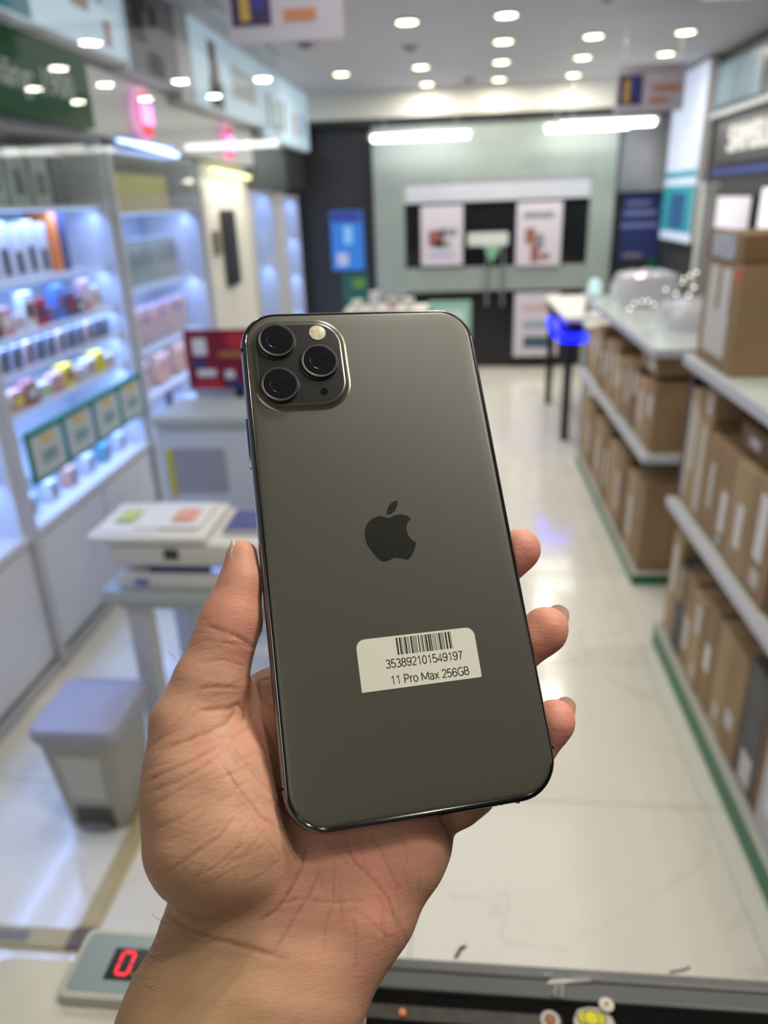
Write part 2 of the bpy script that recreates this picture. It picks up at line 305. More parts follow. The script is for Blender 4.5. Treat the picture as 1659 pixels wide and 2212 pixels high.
# hanging promotion boards
def hang(label, x0, x1, y, z0, z1):
    o = thing('hanging_board', label, 'sign', ((x0+x1)/2, y, z0), 'hanging promotion boards'); w = (x1-x0)/2; h = z1-z0
    B('panel', mat('pale_board', (0.62, 0.58, 0.64), 0.5), o, -w, w, -0.006, 0.006, 0, h, 0.003)
    B('picture', mat('indigo_print', (0.06, 0.04, 0.12), 0.5), o, -w*0.9, -w*0.22, -0.009, -0.006, h*0.16, h*0.78)
    B('figure', mat('gold_print', (0.65, 0.42, 0.1), 0.5), o, -w*0.75, -w*0.58, -0.012, -0.009, h*0.2, h*0.68)
    B('figure', mat('blue_print', (0.05, 0.06, 0.35), 0.5), o, -w*0.5, -w*0.34, -0.012, -0.009, h*0.3, h*0.74)
    B('headline', mat('rust_print', (0.62, 0.25, 0.13), 0.5), o, w*0.05, w*0.85, -0.009, -0.006, h*0.42, h*0.55)
    B('subline', MATS['rust_print'], o, -w*0.0, w*0.55, -0.009, -0.006, h*0.18, h*0.29)
    B('heading', mat('faint_red_print', (0.5, 0.36, 0.38), 0.5), o, -w*0.6, w*0.8, -0.009, -0.006, h*0.83, h*0.91)
    for sg in (-1, 1): MB().tube([(sg*w*0.8, 0, h), (sg*w*0.8, 0, 2.519-z0)], 0.002, 5).build('cord', steel, o)
hang('hanging white promotion board at the top left of the ceiling, nearest board', -0.81, -0.40, 3.0, 2.13, 2.46)
hang('hanging white promotion board over the right aisle beside the tube lights', 0.90, 1.29, 5.0, 2.03, 2.275)
hang('hanging white promotion board cut off at the top right corner', 0.80, 1.16, 3.0, 2.175, 2.46)

# ================================================================ LEFT SIDE
# upper light boxes
lb_em = mat('light_box_face', (0.42, 0.54, 0.62), 0.5, emit=(0.40, 0.54, 0.64), es=0.6)
def lightbox(label, y0, y1, z0, z1, prints):
    o = thing('light_box', label, 'light box', (-1.40, (y0+y1)/2, z0), 'light boxes along the top of the left wall'); w = (y1-y0)/2; h = z1-z0
    B('case', greym, o, -0.09, 0.02, -w, w, 0, h)
    B('face', lb_em, o, 0.02, 0.035, -w+0.012, w-0.012, 0.015, h-0.004)
    for (u0, u1, v0, v1, mm) in prints: B('print', mm, o, 0.035, 0.037, -w+u0*2*w, -w+u1*2*w, v0*h, v1*h)
pk = mat('coral_print', (0.55, 0.30, 0.30), 0.5); drk = mat('dark_photo_print', (0.07, 0.06, 0.09), 0.5); blu2 = mat('mid_blue_print', (0.10, 0.22, 0.60), 0.5); cy = mat('cyan_print', (0.02, 0.28, 0.40), 0.5)
lightbox('pale light box with red and blue print above the green sign', 2.05, 3.44, 2.16, 2.515, [(0.0, 0.46, 0.05, 0.98, cy), (0.55, 0.60, 0.45, 0.95, blu2), (0.68, 0.78, 0.35, 0.48, pk), (0.84, 0.87, 0.5, 0.9, pk), (0.86, 0.9, 0.1, 0.35, pk)])
lightbox('light box with a dark photo picture, second along the left wall', 3.46, 4.09, 2.14, 2.515, [(0.02, 0.98, 0.02, 0.98, drk), (0.1, 0.35, 0.35, 0.85, mat('slate_print', (0.16, 0.2, 0.36), 0.5)), (0.35, 0.65, 0.05, 0.3, mat('pale_slate_print', (0.4, 0.44, 0.5), 0.5)), (0.45, 0.6, 0.55, 0.8, mat('cream_print', (0.6, 0.55, 0.35), 0.5)), (0.3, 0.42, 0.68, 0.85, red)])
lightbox('light box with a tall dark figure, third along the left wall', 4.30, 5.75, 2.10, 2.515, [(0.20, 0.30, 0.1, 0.85, mat('figure_print', (0.10, 0.07, 0.07), 0.5)), (0.18, 0.36, 0.05, 0.4, drk), (0.24, 0.32, 0.35, 0.62, mat('tan_print', (0.35, 0.22, 0.17), 0.5)), (0.5, 0.9, 0.3, 0.7, mat('off_print', (0.5, 0.56, 0.6), 0.5))])
lightbox('farthest light box of the left wall with small dark pictures', 5.77, 7.5, 2.04, 2.515, [(0.08, 0.14, 0.2, 0.65, gryp), (0.22, 0.28, 0.15, 0.6, mat('moss_print', (0.2, 0.25, 0.2), 0.5)), (0.36, 0.42, 0.2, 0.65, gryp), (0.6, 0.66, 0.2, 0.55, pk), (0.8, 0.86, 0.25, 0.6, blu2)])
o = thing('fascia_post', 'grey upright between the second and third light boxes', 'post', (-1.42, 4.2, 2.098)); B('board', greym, o, -0.07, 0.05, -0.1, 0.1, 0.0, 0.415)
# green sign
o = thing('green_sign', 'dark green sign with blurred white lettering at the top left', 'sign', (-1.43, 2.5, 1.899))
B('panel', mat('sign_green_deep', (0.010, 0.085, 0.030), 0.75, spec=0.15), o, -0.03, 0.03, -0.75, 0.61, 0, 0.25, 0.003)
B('edge_strip', greym, o, -0.03, 0.032, -0.75, 0.61, 0.25, 0.262)
text('lettering', 'ượng mãng: 1900', 0.115, mat('sign_letter', (0.42, 0.48, 0.45), 0.5), (0.031, 0.05, 0.115), ROT_L, o, 0.001, sx=1.05)
# grey fascia under light boxes
struct(B('trim_3', mat('fascia_grey', (0.70, 0.70, 0.69), 0.6), None, -1.52, -1.445, 3.14, 4.10, 1.89, 2.135, 0.002))
struct(B('trim_4', MATS['fascia_grey'], None, -1.52, -1.445, 4.10, 5.69, 1.87, 2.038, 0.002))
struct(B('trim_5', MATS['fascia_grey'], None, -1.52, -1.445, 4.10, 5.69, 2.04, 2.095, 0.002))
struct(B('trim_6', charc, None, -1.52, -1.43, 5.70, 7.5, 1.735, 2.03, 0.002))
struct(B('trim_7', mat('mid_grey', (0.16, 0.165, 0.18), 0.5), None, -1.53, -1.47, 1.2, 3.13, 1.897, 1.99, 0.002))
for (y, z, l) in [(3.66, 2.0, 'nearer of the two round red signs with violet glowing bars'), (4.98, 1.965, 'farther of the two round red signs with violet glowing bars')]:
    o = thing('round_sign', l, 'sign', (-1.43, y, z), 'round red signs')
    MB().cyl((0.012, 0, 0), 0.108, 0.024, 'X', 40).build('rim', emis('pink_rim', (0.75, 0.35, 0.62), 0.8), o, True)
    MB().cyl((0.022, 0, 0), 0.092, 0.018, 'X', 40).build('disc', mat('red_sign', (0.55, 0.015, 0.02), 0.4, emit=(0.85, 0.03, 0.03), es=0.9), o, True)
    for k in range(5): B('bar', emis('violet_glow', (0.62, 0.33, 1.0), 2.0), o, 0.03, 0.036, -0.07+0.03*k, -0.052+0.03*k, -0.042, 0.042, 0.003)

boxw = mat('white_carton', (0.62, 0.62, 0.64), 0.4); phn = mat('dark_phone_picture', (0.03, 0.035, 0.06), 0.3)
grn_box = mat('grey_green_carton', (0.33, 0.38, 0.36), 0.5); pnk_box = mat('pale_pink_carton', (0.52, 0.38, 0.38), 0.5); tan_box = mat('peach_carton', (0.62, 0.34, 0.22), 0.5)
led = emis('blue_white_led', (0.35, 0.52, 1.0), 1.6)
strip_em = emis('bright_blue_led', (0.28, 0.42, 1.0), 7.0)
def cabinet(label, y0, y1, z0, z1, shelves, pw, base=True, unlit_top=False, back=-1.86):
    o = thing('display_cabinet', label, 'cabinet', (-1.51, (y0+y1)/2, 0), 'display cabinets along the left wall'); w = (y1-y0)/2; bx = back+1.51
    B('back_panel', white, o, bx-0.02, bx, -w, w, z0, z1)
    B('side_panel', white, o, bx, 0.0, -w, -w+0.03, z0, z1); B('side_panel', white, o, bx, 0.0, w-0.03, w, z0, z1)
    B('top_board', white, o, bx, 0.0, -w, w, z1, z1+0.02)
    if base:
        B('base', white, o, bx, -0.022, -w, w, 0.05, z0-0.03)
        n = max(1, round(2*w/0.55))
        for k in range(n): B('drawer_front', white, o, -0.02, 0.0, -w+2*w*k/n+0.004, -w+2*w*(k+1)/n-0.004, 0.055, z0-0.045, 0.003)
        B('plinth', greym, o, bx, -0.03, -w, w, 0.0, 0.05)
    B('bottom_board', white, o, bx, 0.012, -w, w, z0-0.03, z0, 0.002)
    zs = [z0]+shelves+[z1]
    for z in shelves: B('shelf', mat('shelf_edge_white', (0.60, 0.61, 0.60), 0.3), o, bx, -0.03, -w+0.03, w-0.03, z-0.012, z, 0.002)
    for a, b in zip(zs, zs[1:]):
        if unlit_top and b == z1: continue
        B('led_strip', led, o, -0.05, -0.042, -w+0.04, w-0.04, b-0.018, b-0.0125)
        area('shelf_led', (-0.06, 0, b-0.026), 0.03, pw*(2*w)*(0.5+b-a), BLUE, (0, math.radians(22), 0), 2*w-0.1, parent=o)
    B('glass_door', glass, o, 0.0, 0.005, -w+0.03, w-0.03, z0, z1)
    return o
cabinet('blue-lit display cabinet nearest the camera, cut by the left picture edge', 1.15, 2.25, 0.56, 1.875, [0.80, 1.05, 1.28, 1.5], 3.4)
cabinet('wide blue-lit display cabinet holding the green price rack', 2.29, 3.37, 0.56, 1.875, [0.72, 0.95, 1.09, 1.21, 1.385, 1.63], 3.6, unlit_top=True)
cabinet('blue-lit display cabinet with yellow, green and pink boxes, before the warm wall', 3.41, 4.55, 0.54, 1.84, [0.72, 0.95, 1.25, 1.60], 3.4, unlit_top=True)
cabinet('narrow blue-lit cabinet just beyond the cream wall', 5.72, 6.45, 0.30, 1.70, [0.7, 1.15], 2.8, False)
cabinet('farthest blue-lit cabinet of the left wall', 6.80, 7.48, 0.30, 1.66, [0.65, 1.0, 1.33], 3.2, False)
for (y, l) in [(2.27, 'first white cabinet upright from the left'), (3.39, 'second white cabinet upright, beside the tall wide cabinet'), (4.58, 'cabinet upright meeting the cream wall'), (5.70, 'slim upright at the end of the cream wall'), (6.62, 'broad upright between the two far cabinets')]:
    w = 0.02 if y < 6 else 0.165
    o = thing('cabinet_upright', l, 'upright', (-1.5, y, 0)); B('post', mat('grey_white_upright', (0.5, 0.5, 0.5), 0.35), o, -0.03, 0.012, -w, w, 0, 1.85 if y < 5 else 1.70, 0.003); B('foot', greym, o, -0.03, 0.016, -w, w, 0, 0.04, 0.002)
struct(B('wall_left_pier', mat('cream_wall', (0.64, 0.62, 0.56), 0.6), None, -1.90, -1.51, 4.61, 5.68, 0, 1.855))
# LED tubes at cabinet tops
o = thing('led_tube', 'slanting blue-white LED tube over the second lit cabinet', 'light', (-1.47, 3.83, 1.865)); MB().tube([(0, -0.36, 0.03), (0, 0.36, -0.0)], 0.014).build('tube', strip_em, o, True)
for sg in (-1, 1): B('bracket', white, o, -0.04, 0.0, sg*0.3-0.01, sg*0.3+0.01, 0.005, 0.03)
o = thing('led_tube', 'yellow-white LED tube over the cream wall', 'light', (-1.47, 5.2, 1.79)); MB().tube([(0, -0.42, 0.02), (0, 0.42, 0)], 0.013).build('tube', emis('yellow_led', (1.0, 0.92, 0.38), 3.2), o, True)
for sg in (-1, 1): B('bracket', white, o, -0.04, 0.0, sg*0.3-0.01, sg*0.3+0.01, 0.0, 0.02)
area('warm_led_glow', (-1.38, 5.15, 1.76), 0.06, 2.6, (1.0, 0.95, 0.78), (0, math.radians(18), 0), 0.8)
# goods in the cabinets
def good(name, label, group, y, z, w, h, d, m, pic=None, x=-1.60, cat='box', picm=None):
    o = thing(name, label, cat, (x, y, z+0.0005), group)
    B('carton', m, o, -d, 0, -w/2, w/2, 0, h, min(0.003, w/8))
    if pic: B('picture', picm or phn, o, 0, 0.002, -w*pic[0]/2, w*pic[0]/2, h*pic[1], h*pic[2], 0.0008)
    B('lid_line', picm or paper, o, -d, 0.001, -w/2-0.0004, w/2+0.0004, h*0.93, h*0.95)
    return o
G = 'phone boxes on the top lit shelf of the wide cabinet'
for k in range(7):
    good('phone_box', 'white phone box, dark picture, %s from near end of the top lit shelf' % NUM[k], G, 2.37+0.090*k, 1.385, 0.078, 0.185+0.012*((k*3) % 2), 0.05, boxw, (0.5, 0.08, 0.5+0.05*(k % 2)))
good('book_box', 'bright orange upright box on the top lit shelf', 'upright boxes', 3.015, 1.385, 0.06, 0.225, 0.10, orange, None, picm=orange)
good('book_box', 'navy upright box beside the orange one', 'upright boxes', 3.085, 1.385, 0.05, 0.215, 0.10, navy, None, picm=navy)
G = 'phone displays on the unlit upper shelf'
for k, (mm, p) in enumerate([(mat('olive_card', (0.35, 0.36, 0.10), 0.5), None), (grn_box, (0.5, 0.25, 0.7)), (grn_box, (0.5, 0.2, 0.65)), (grn_box, (0.5, 0.2, 0.6)), (drk, None)]):
    good('phone_display', 'phone display card on the upper unlit shelf, %s from the left picture edge' % NUM[k], G, 2.45+0.155*k, 1.63, 0.13, 0.19, 0.03, mm, p, x=-1.56, cat='display card')
cols = [red, navy, paper, mat('violet_print', (0.25, 0.12, 0.3), 0.5), black, paper, blu2, pk]
for k in range(12):
    good('accessory_pack', 'small colourful accessory pack on the middle shelf, %s from near end' % NUM[k], 'accessory packs on the middle shelf', 2.36+0.078*k, 1.21, 0.055+0.012*(k % 3), 0.06+0.035*((k*5) % 3), 0.04, cols[(k*3+1) % 8], (0.6, 0.3, 0.7), picm=cols[(k*5) % 8], cat='pack', x=-1.57)
for k in range(12):
    good('cable_pack', 'dark cable pack on the shelf above the green rack, %s from the near end' % NUM[k], 'cable packs above the green rack', 2.36+0.08*k, 1.09, 0.045, 0.085, 0.02, gryp if k % 3 else pnk_box, (0.4, 0.1, 0.8), picm=black, cat='pack', x=-1.56)
lc = [mat('lime_pack', (0.45, 0.6, 0.2), 0.5), boxw, pk, pk, yellow, yellow, brnp, boxw, pnk_box, boxw]
for k in range(10):
    good('accessory_pack', 'small pale pack just above the green rack, %s from the near end' % NUM[k], 'pale packs above the green rack', 2.37+0.095*k, 0.95, 0.08, 0.06+0.015*(k % 3), 0.05, lc[(k*3) % 10], (0.7, 0.3, 0.7), picm=lc[(k*3+1) % 10], cat='pack', x=-1.56)
for k in range(6):
    good('accessory_pack', 'pack on the wide cabinet bottom shelf, %s from the near end' % NUM[k], 'packs on the bottom shelf', 2.42+0.16*k, 0.56, 0.06, 0.08, 0.05, [boxw, boxw, tan_box, boxw, mat('teal_pack', (0.1, 0.3, 0.35), 0.5), boxw][k], (0.5, 0.2, 0.7), picm=gryp, cat='pack', x=-1.57)
for k in range(9):
    good('yellow_box', 'yellow box topmost in the second lit cabinet, %s from its near end' % NUM[k], 'yellow boxes', 3.52+0.095*k, 1.60, 0.088, 0.17, 0.05, mat('mustard_carton', (0.50, 0.42, 0.06), 0.5), (0.7, 0.08, 0.35), picm=mat('sand_print', (0.45, 0.38, 0.22), 0.5))
for k in range(8):
    good('green_box', 'grey-green box on the second lit cabinet, %s from the near end' % NUM[k], 'grey-green boxes', 3.64+0.095*k, 1.25, 0.085, 0.22, 0.05, grn_box, (0.4, 0.4, 0.8), picm=mat('dark_green_grey', (0.14, 0.19, 0.19), 0.5))
for k in range(8):
    good('pink_box', 'pale pink box in the second lit cabinet, %s from its near end' % NUM[k], 'pale pink boxes', 3.56+0.11*k, 0.96, 0.095, 0.18, 0.05, pnk_box, (0.6, 0.6, 0.85), picm=[mat('plum_print', (0.28, 0.12, 0.2), 0.5), pk][k % 2])
for k, (y, w) in enumerate([(3.53, 0.10), (3.68, 0.05), (3.92, 0.17), (4.2, 0.12), (4.38, 0.10)]):
    good('peach_box', 'peach box low in the second lit cabinet, %s from its near end' % NUM[k], 'peach boxes', y, 0.73, w, 0.15, 0.05, tan_box, (0.7, 0.5, 0.9), picm=mat('dusty_print', (0.42, 0.25, 0.22), 0.5))
good('phone_stand', 'dark upright handset on the lowest shelf of the second lit cabinet', 'handset', 3.95, 0.545, 0.07, 0.15, 0.02, drk, (0.8, 0.1, 0.9), cat='handset', x=-1.6, picm=black)
for k in range(5): good('accessory_pack', 'pack in the cabinet cut by the left picture edge, %s level from the bottom' % NUM[k], 'packs at the left edge', 2.08, [0.56, 0.80, 1.05, 1.28, 1.5][k], 0.1, 0.1, 0.05, [boxw, pnk_box, boxw, lc[0], boxw][k], (0.6, 0.2, 0.7), picm=gryp, cat='pack', x=-1.7)
for k, z in enumerate([0.30, 0.7, 1.15]):
    for j in range(3): good('phone_box', 'box in the cabinet beyond the cream wall, %s shelf up, %s from near side' % (NUM[k], NUM[j]), 'boxes in the narrow cabinet', 5.88+0.18*j, z, 0.12, 0.18, 0.05, [pnk_box, boxw, grn_box][(j+k) % 3], (0.5, 0.2, 0.7), x=-1.7)
for k, z in enumerate([0.30, 0.65, 1.0, 1.33]):
    for j in range(3): good('phone_box', 'box in the farthest lit cabinet, %s shelf, %s from the near side' % (NUM[k], NUM[j]), 'boxes in the farthest cabinet', 6.95+0.18*j, z, 0.12, 0.14, 0.05, [boxw, blu2, boxw][(j+k) % 3], (0.5, 0.2, 0.7), x=-1.7, picm=MATS['slate_print'])
o = thing('hanging_glass', 'large clear glass panel hanging before the left wall header, mirroring the lights', 'glass panel', (-1.205, 3.75, 1.60))
B('pane', glass, o, -0.004, 0.004, -1.85, 1.85, 0.0, 0.915); B('top_channel', steel, o, -0.012, 0.012, -1.85, 1.85, 0.905, 0.92)
for k in (-1.2, 0, 1.2): B('clip', steel, o, -0.01, 0.01, k-0.02, k+0.02, 0.885, 0.905, 0.002)
# green rack of price cards
o = thing('price_rack', 'green framed rack holding four white price cards with yellow headings', 'rack', (-1.49, 2.83, 0.715))
tealg = mat('teal_frame', (0.01, 0.20, 0.15), 0.4)
for k in range(4):
    yy = -0.375+0.25*k
    c = B('card', mat('price_card', (0.50, 0.55, 0.56), 0.5), o, 0.0, 0.008, yy-0.105, yy+0.105, 0.012, 0.165, 0.002)
    MB().sph((0.009, yy, 0.14), 0.035, (0.08, 1.2, 0.45)).build('heading', mat('amber_print', (0.65, 0.45, 0.08), 0.5), c)
    B('figures', mat('grey_teal_print', (0.20, 0.32, 0.34), 0.5), c, 0.008, 0.0095, yy-0.05, yy+0.05, 0.055, 0.10)
B('rail', tealg, o, -0.004, 0.014, -0.5, 0.5, 0.168, 0.19, 0.003); B('rail', tealg, o, -0.004, 0.014, -0.5, 0.5, 0.0, 0.012, 0.003)
for k in range(5): B('bar', tealg, o, -0.004, 0.014, -0.5+0.247*k, -0.49+0.247*k, 0, 0.17, 0.003)
# dark wall unit on the cream wall
o = thing('wall_screen', 'tall dark slim screen fixed on the cream wall', 'screen', (-1.508, 5.07, 1.12)); B('case', dkgrey, o, 0, 0.03, -0.13, 0.13, 0, 0.47, 0.004); B('screen', black, o, 0.03, 0.033, -0.12, 0.12, 0.01, 0.46)
o = thing('wall_plaque', 'small olive brown plaque on the cream wall beside the tall dark screen', 'plaque', (-1.508, 4.80, 1.33)); B('plate', mat('olive_brown', (0.16, 0.14, 0.08), 0.5), o, 0, 0.02, -0.05, 0.05, 0, 0.14, 0.004); B('rim', greym, o, 0, 0.015, -0.055, 0.055, -0.006, 0)

# white table with printer, papers
tb = thing('side_table', 'white metal table carrying the printer, left of the hand', 'table', (-0.65, 2.05, 0))
pale = mat('pale_grey_metal', (0.55, 0.57, 0.60), 0.4)
B('tabletop', mat('pale_green_top', (0.46, 0.52, 0.50), 0.3), tb, -0.33, 0.42, -0.33, 0.12, 0.60, 0.635, 0.004)
B('apron', pale, tb, -0.30, 0.39, -0.30, 0.10, 0.565, 0.598)
for (x, y) in ((-0.26, -0.26), (0.35, -0.26), (-0.26, 0.05), (0.35, 0.05)):
    MB().box(x-0.03, x+0.03, y-0.03, y+0.03, 0, 0.565, 0.006).build('leg', pale, tb)
pr = thing('printer', 'white desktop printer with a dark blue paper slot on the table', 'printer', (-0.64, 2.0, 0.6355))
MB().box(-0.295, 0.36, -0.27, -0.02, 0.0, 0.05, 0.012).build('base', offw, pr, True)
MB().box(-0.20, 0.36, -0.262, -0.02, 0.05, 0.075, 0.004).build('slot', mat('slot_navy', (0.03, 0.04, 0.16), 0.25), pr)
MB().box(-0.30, 0.36, -0.28, -0.02, 0.075, 0.145, 0.014).build('lid', offw, pr, True)
B('button', mat('violet_button', (0.18, 0.16, 0.5), 0.4), pr, -0.24, -0.2, -0.274, -0.27, 0.015, 0.035, 0.002)
B('latch', dkgrey, pr, -0.14, -0.10, -0.284, -0.28, 0.10, 0.13, 0.002)
B('glow', mat('slot_glow', (0.3, 0.4, 0.9), 0.4, emit=(0.35, 0.45, 1.0), es=0.8), pr, -0.02, 0.10, -0.266, -0.262, 0.055, 0.068)
tr = thing('document_tray', 'white tray of papers with red and green scraps on the printer', 'tray', (-0.82, 1.98, 0.7815))
MB().box(-0.17, 0.16, -0.27, -0.02, 0, 0.022, 0.008).build('tray', offw, tr, True)
for (a, mm, z) in [((-0.14, 0.02, -0.24, -0.06), paper, 0.0225), ((-0.05, 0.13, -0.22, -0.04), paper, 0.0265)]: B('paper', mm, tr, *a, z, z+0.003)
B('scrap', mat('lime_scrap', (0.5, 0.6, 0.2), 0.5), tr, -0.12, -0.07, -0.18, -0.10, 0.03, 0.034, 0.001); B('scrap', mat('salmon_scrap', (0.75, 0.35, 0.25), 0.5), tr, 0.04, 0.10, -0.18, -0.10, 0.03, 0.036, 0.001)
lp = thing('notebook', 'dark blue notebook lying right of the paper tray on the printer', 'notebook', (-0.50, 1.98, 0.7815))
B('cover', mat('indigo_cover', (0.07, 0.08, 0.25), 0.35), lp, -0.13, 0.15, -0.20, -0.06, 0, 0.018, 0.003); B('pages', paper, lp, -0.125, 0.153, -0.202, -0.062, 0.004, 0.014)
# white machine behind table
mc = thing('white_cabinet', 'white appliance with grey and yellow label behind the printer table', 'appliance', (-0.86, 2.75, 0))
B('body', mat('pale_plastic', (0.50, 0.52, 0.53), 0.35), mc, -0.28, 0.34, -0.14, 0.15, 0.0, 0.84, 0.008, True)
B('lid', mat('grey_green_lid', (0.40, 0.43, 0.40), 0.4), mc, -0.28, 0.34, -0.15, 0.15, 0.842, 0.885, 0.008)
B('label_plate', mat('label_grey', (0.30, 0.30, 0.33), 0.5), mc, -0.22, -0.02, -0.145, -0.14, 0.585, 0.76, 0.001); B('label_stripe', mat('olive_yellow', (0.50, 0.45, 0.05), 0.5), mc, -0.25, -0.222, -0.145, -0.14, 0.57, 0.755, 0.001)
B('side_glass', glass, mc, 0.342, 0.35, -0.14, 0.15, 0.1, 0.84)
pd = thing('pedestal', 'cream display pedestal behind the white appliance', 'pedestal', (-0.98, 3.35, 0)); B('column', offw, pd, -0.20, 0.3, -0.15, 0.15, 0, 0.84, 0.006); B('top', white, pd, -0.22, 0.32, -0.17, 0.17, 0.842, 0.87, 0.004)
rb = thing('red_promo_board', 'dark red promotion board with pale figures on a black post, left of the phone', 'sign', (-0.98, 3.05, 0))
B('post', black, rb, 0.03, 0.065, 0.01, 0.04, 0.01, 1.0, 0.003); MB().cyl((0.05, 0.025, 0.006), 0.07, 0.012).build('base', black, rb)
B('board', mat('deep_red_board', (0.20, 0.005, 0.02), 0.4), rb, -0.165, 0.20, 0.0, 0.012, 0.885, 1.135, 0.003)
for (a, mm) in [((-0.13, -0.07, 1.03, 1.10), paper), ((-0.02, 0.13, 1.02, 1.045), mat('dull_gold', (0.40, 0.16, 0.03), 0.5)), ((-0.12, -0.04, 0.94, 0.97), paper), ((-0.14, -0.08, 0.98, 1.01), navy), ((0.0, 0.04, 0.93, 0.965), paper), ((0.0, 0.14, 0.89, 0.92), navy), ((-0.13, -0.02, 0.892, 0.92), mat('bright_red', (0.5, 0.02, 0.03), 0.5)), ((0.02, 0.16, 1.06, 1.12), MATS['bright_red']), ((0.09, 0.14, 0.92, 0.96), blu2)]:
    B('print', mm, rb, a[0], a[1], -0.003, 0.0, a[2], a[3], 0.001)
# items at the far counter just above the phone
fc = thing('far_counter', 'low white counter far back, seen just above the phone', 'counter', (-0.5, 5.6, 0)); B('body', mat('grey_counter', (0.35, 0.38, 0.38), 0.4), fc, -0.30, 0.26, -0.15, 0.15, 0, 0.86, 0.005); B('top', offw, fc, -0.32, 0.28, -0.17, 0.17, 0.86, 0.88, 0.004)
for k, (x, h, mm) in enumerate([(-0.70, 0.06, offw), (-0.57, 0.12, white), (-0.44, 0.07, pnk_box), (-0.32, 0.07, offw)]):
    good('small_device', 'small pale device on the far counter, %s from the left' % NUM[k], 'devices on the far counter', 5.56, 0.8805, 0.09, h, 0.07, mm, (0.6, 0.2, 0.8), x=x, cat='device')
# pedal bin
bn = thing('pedal_bin', 'grey-green pedal bin with a lilac lid standing on the floor at left', 'bin', (-1.0, 1.585, 0))
binm = mat('bin_plastic', (0.37, 0.37, 0.33), 0.45); lidm = mat('lilac_lid', (0.36, 0.36, 0.43), 0.35)
def rrect(w, d, r, z, n=5, cx=0, cy=0):
    pts = []
    for (sx, sy, a0) in ((1, 1, 0), (-1, 1, 90), (-1, -1, 180), (1, -1, 270)):
        for i in range(n+1):
            a = math.radians(a0+90*i/n); pts.append((cx+sx*(w-r)+r*math.cos(a), cy+sy*(d-r)+r*math.sin(a), z))
    return pts
MB().loft([rrect(0.088, 0.088, 0.025, 0.0), rrect(0.092, 0.092, 0.025, 0.06), rrect(0.112, 0.112, 0.03, 0.315)]).build('body', binm, bn, True)
MB().loft([rrect(0.122, 0.122, 0.035, 0.316), rrect(0.126, 0.126, 0.035, 0.34), rrect(0.118, 0.118, 0.035, 0.358), rrect(0.08, 0.08, 0.03, 0.372), rrect(0.02, 0.02, 0.01, 0.374)]).build('lid', lidm, bn, True)
st = MB().loft([[(-0.05, -0.098, 0.115), (0.05, -0.098, 0.115), (0.06, -0.1095, 0.27), (-0.06, -0.1095, 0.27)], [(-0.05, -0.100, 0.115), (0.05, -0.100, 0.115), (0.06, -0.1115, 0.27), (-0.06, -0.1115, 0.27)]]).build('sticker', mat('bin_sticker', (0.52, 0.53, 0.50), 0.5), bn)
B('pedal_recess', mat('recess_dark', (0.09, 0.085, 0.075), 0.6), bn, -0.055, 0.055, -0.0945, -0.088, 0.005, 0.085, 0.002); B('pedal', mat('pedal_grey', (0.22, 0.22, 0.25), 0.4), bn, -0.045, 0.045, -0.11, -0.092, 0.012, 0.026, 0.003)
# floor cable duct
cd = thing('cable_duct', 'beige cable duct taped across the floor tiles at lower left', 'cable duct', (-0.885, 1.155, 0))
dm = mat('beige_duct', (0.50, 0.42, 0.22), 0.5, vary=0.12, vscale=9)
def ductp(x0, x1, y0, y1): B('duct', dm, cd, x0, x1, y0, y1, 0.0005, 0.012, 0.004)
ductp(-0.62, -0.028, -0.027, 0.025); ductp(-0.024, 0.026, 0.03, 0.46); ductp(-0.016, 0.020, 0.47, 0.535)
B('joint', mat('brown_joint', (0.16, 0.12, 0.10), 0.5), cd, -0.03, 0.024, -0.026, 0.028, 0.0005, 0.014, 0.004); B('joint', MATS['brown_joint'], cd, -0.018, 0.022, 0.455, 0.468, 0.0005, 0.0135, 0.003)
B('patch', mat('grey_patch', (0.22, 0.21, 0.19), 0.6), cd, -0.40, -0.13, -0.018, 0.012, 0.012, 0.0128)
# office chair bits under the table
oc = thing('stool', 'dark seated stool with chrome frame half hidden behind the table leg', 'stool', (-0.74, 2.42, 0))
MB().sph((0, 0, 0.42), 0.13, (1, 1, 0.3), 20).build('seat', black, oc, True)
for k in range(4):
    a = k*H+0.5; MB().tube([(0.08*math.cos(a), 0.08*math.sin(a), 0.4), (0.13*math.cos(a), 0.13*math.sin(a), 0.0)], 0.010).build('leg', steel, oc, True)
# ================================================================ RIGHT SIDE
edge = mat('shelf_edge_lilac', (0.52, 0.53, 0.60), 0.35)
def gondola(label, x0, x1, y0, y1, levels, kick):
    o = thing('shelving_unit', label, 'shelving unit', (x0, y0, 0)); w = x1-x0; d = y1-y0
    B('kickboard', green, o, 0.004, w, 0.0, d, 0.0, kick, 0.002); B('base_board', mat('pale_base', (0.48, 0.50, 0.44), 0.4), o, 0, w, -0.01, d+0.01, kick, kick+0.003, 0.001)
    for z in levels:
        B('shelf', shelfglass, o, 0.012, w, 0, d, z-0.01, z, 0.001); B('shelf_edge', edge, o, -0.006, 0.012, -0.006, d+0.006, z-0.034, z+0.001, 0.004); B('shelf_edge', edge, o, 0.012, w, -0.008, 0.004, z-0.034, z+0.001, 0.003)
    for yy in (0.02, d/2, d-0.02): B('upright', greym, o, w-0.03, w-0.002, yy-0.012, yy+0.012, kick+0.018, levels[-1]-0.03)
    return o
gondola('near shelving unit stacked with cartons, right edge of the picture', 0.745, 1.28, 0.55, 2.52, [0.605, 1.105], 0.085)
gondola('second shelving unit beyond the gap, lower, filled with cartons', 0.765, 1.32, 2.98, 4.7, [0.60, 1.035], 0.055)
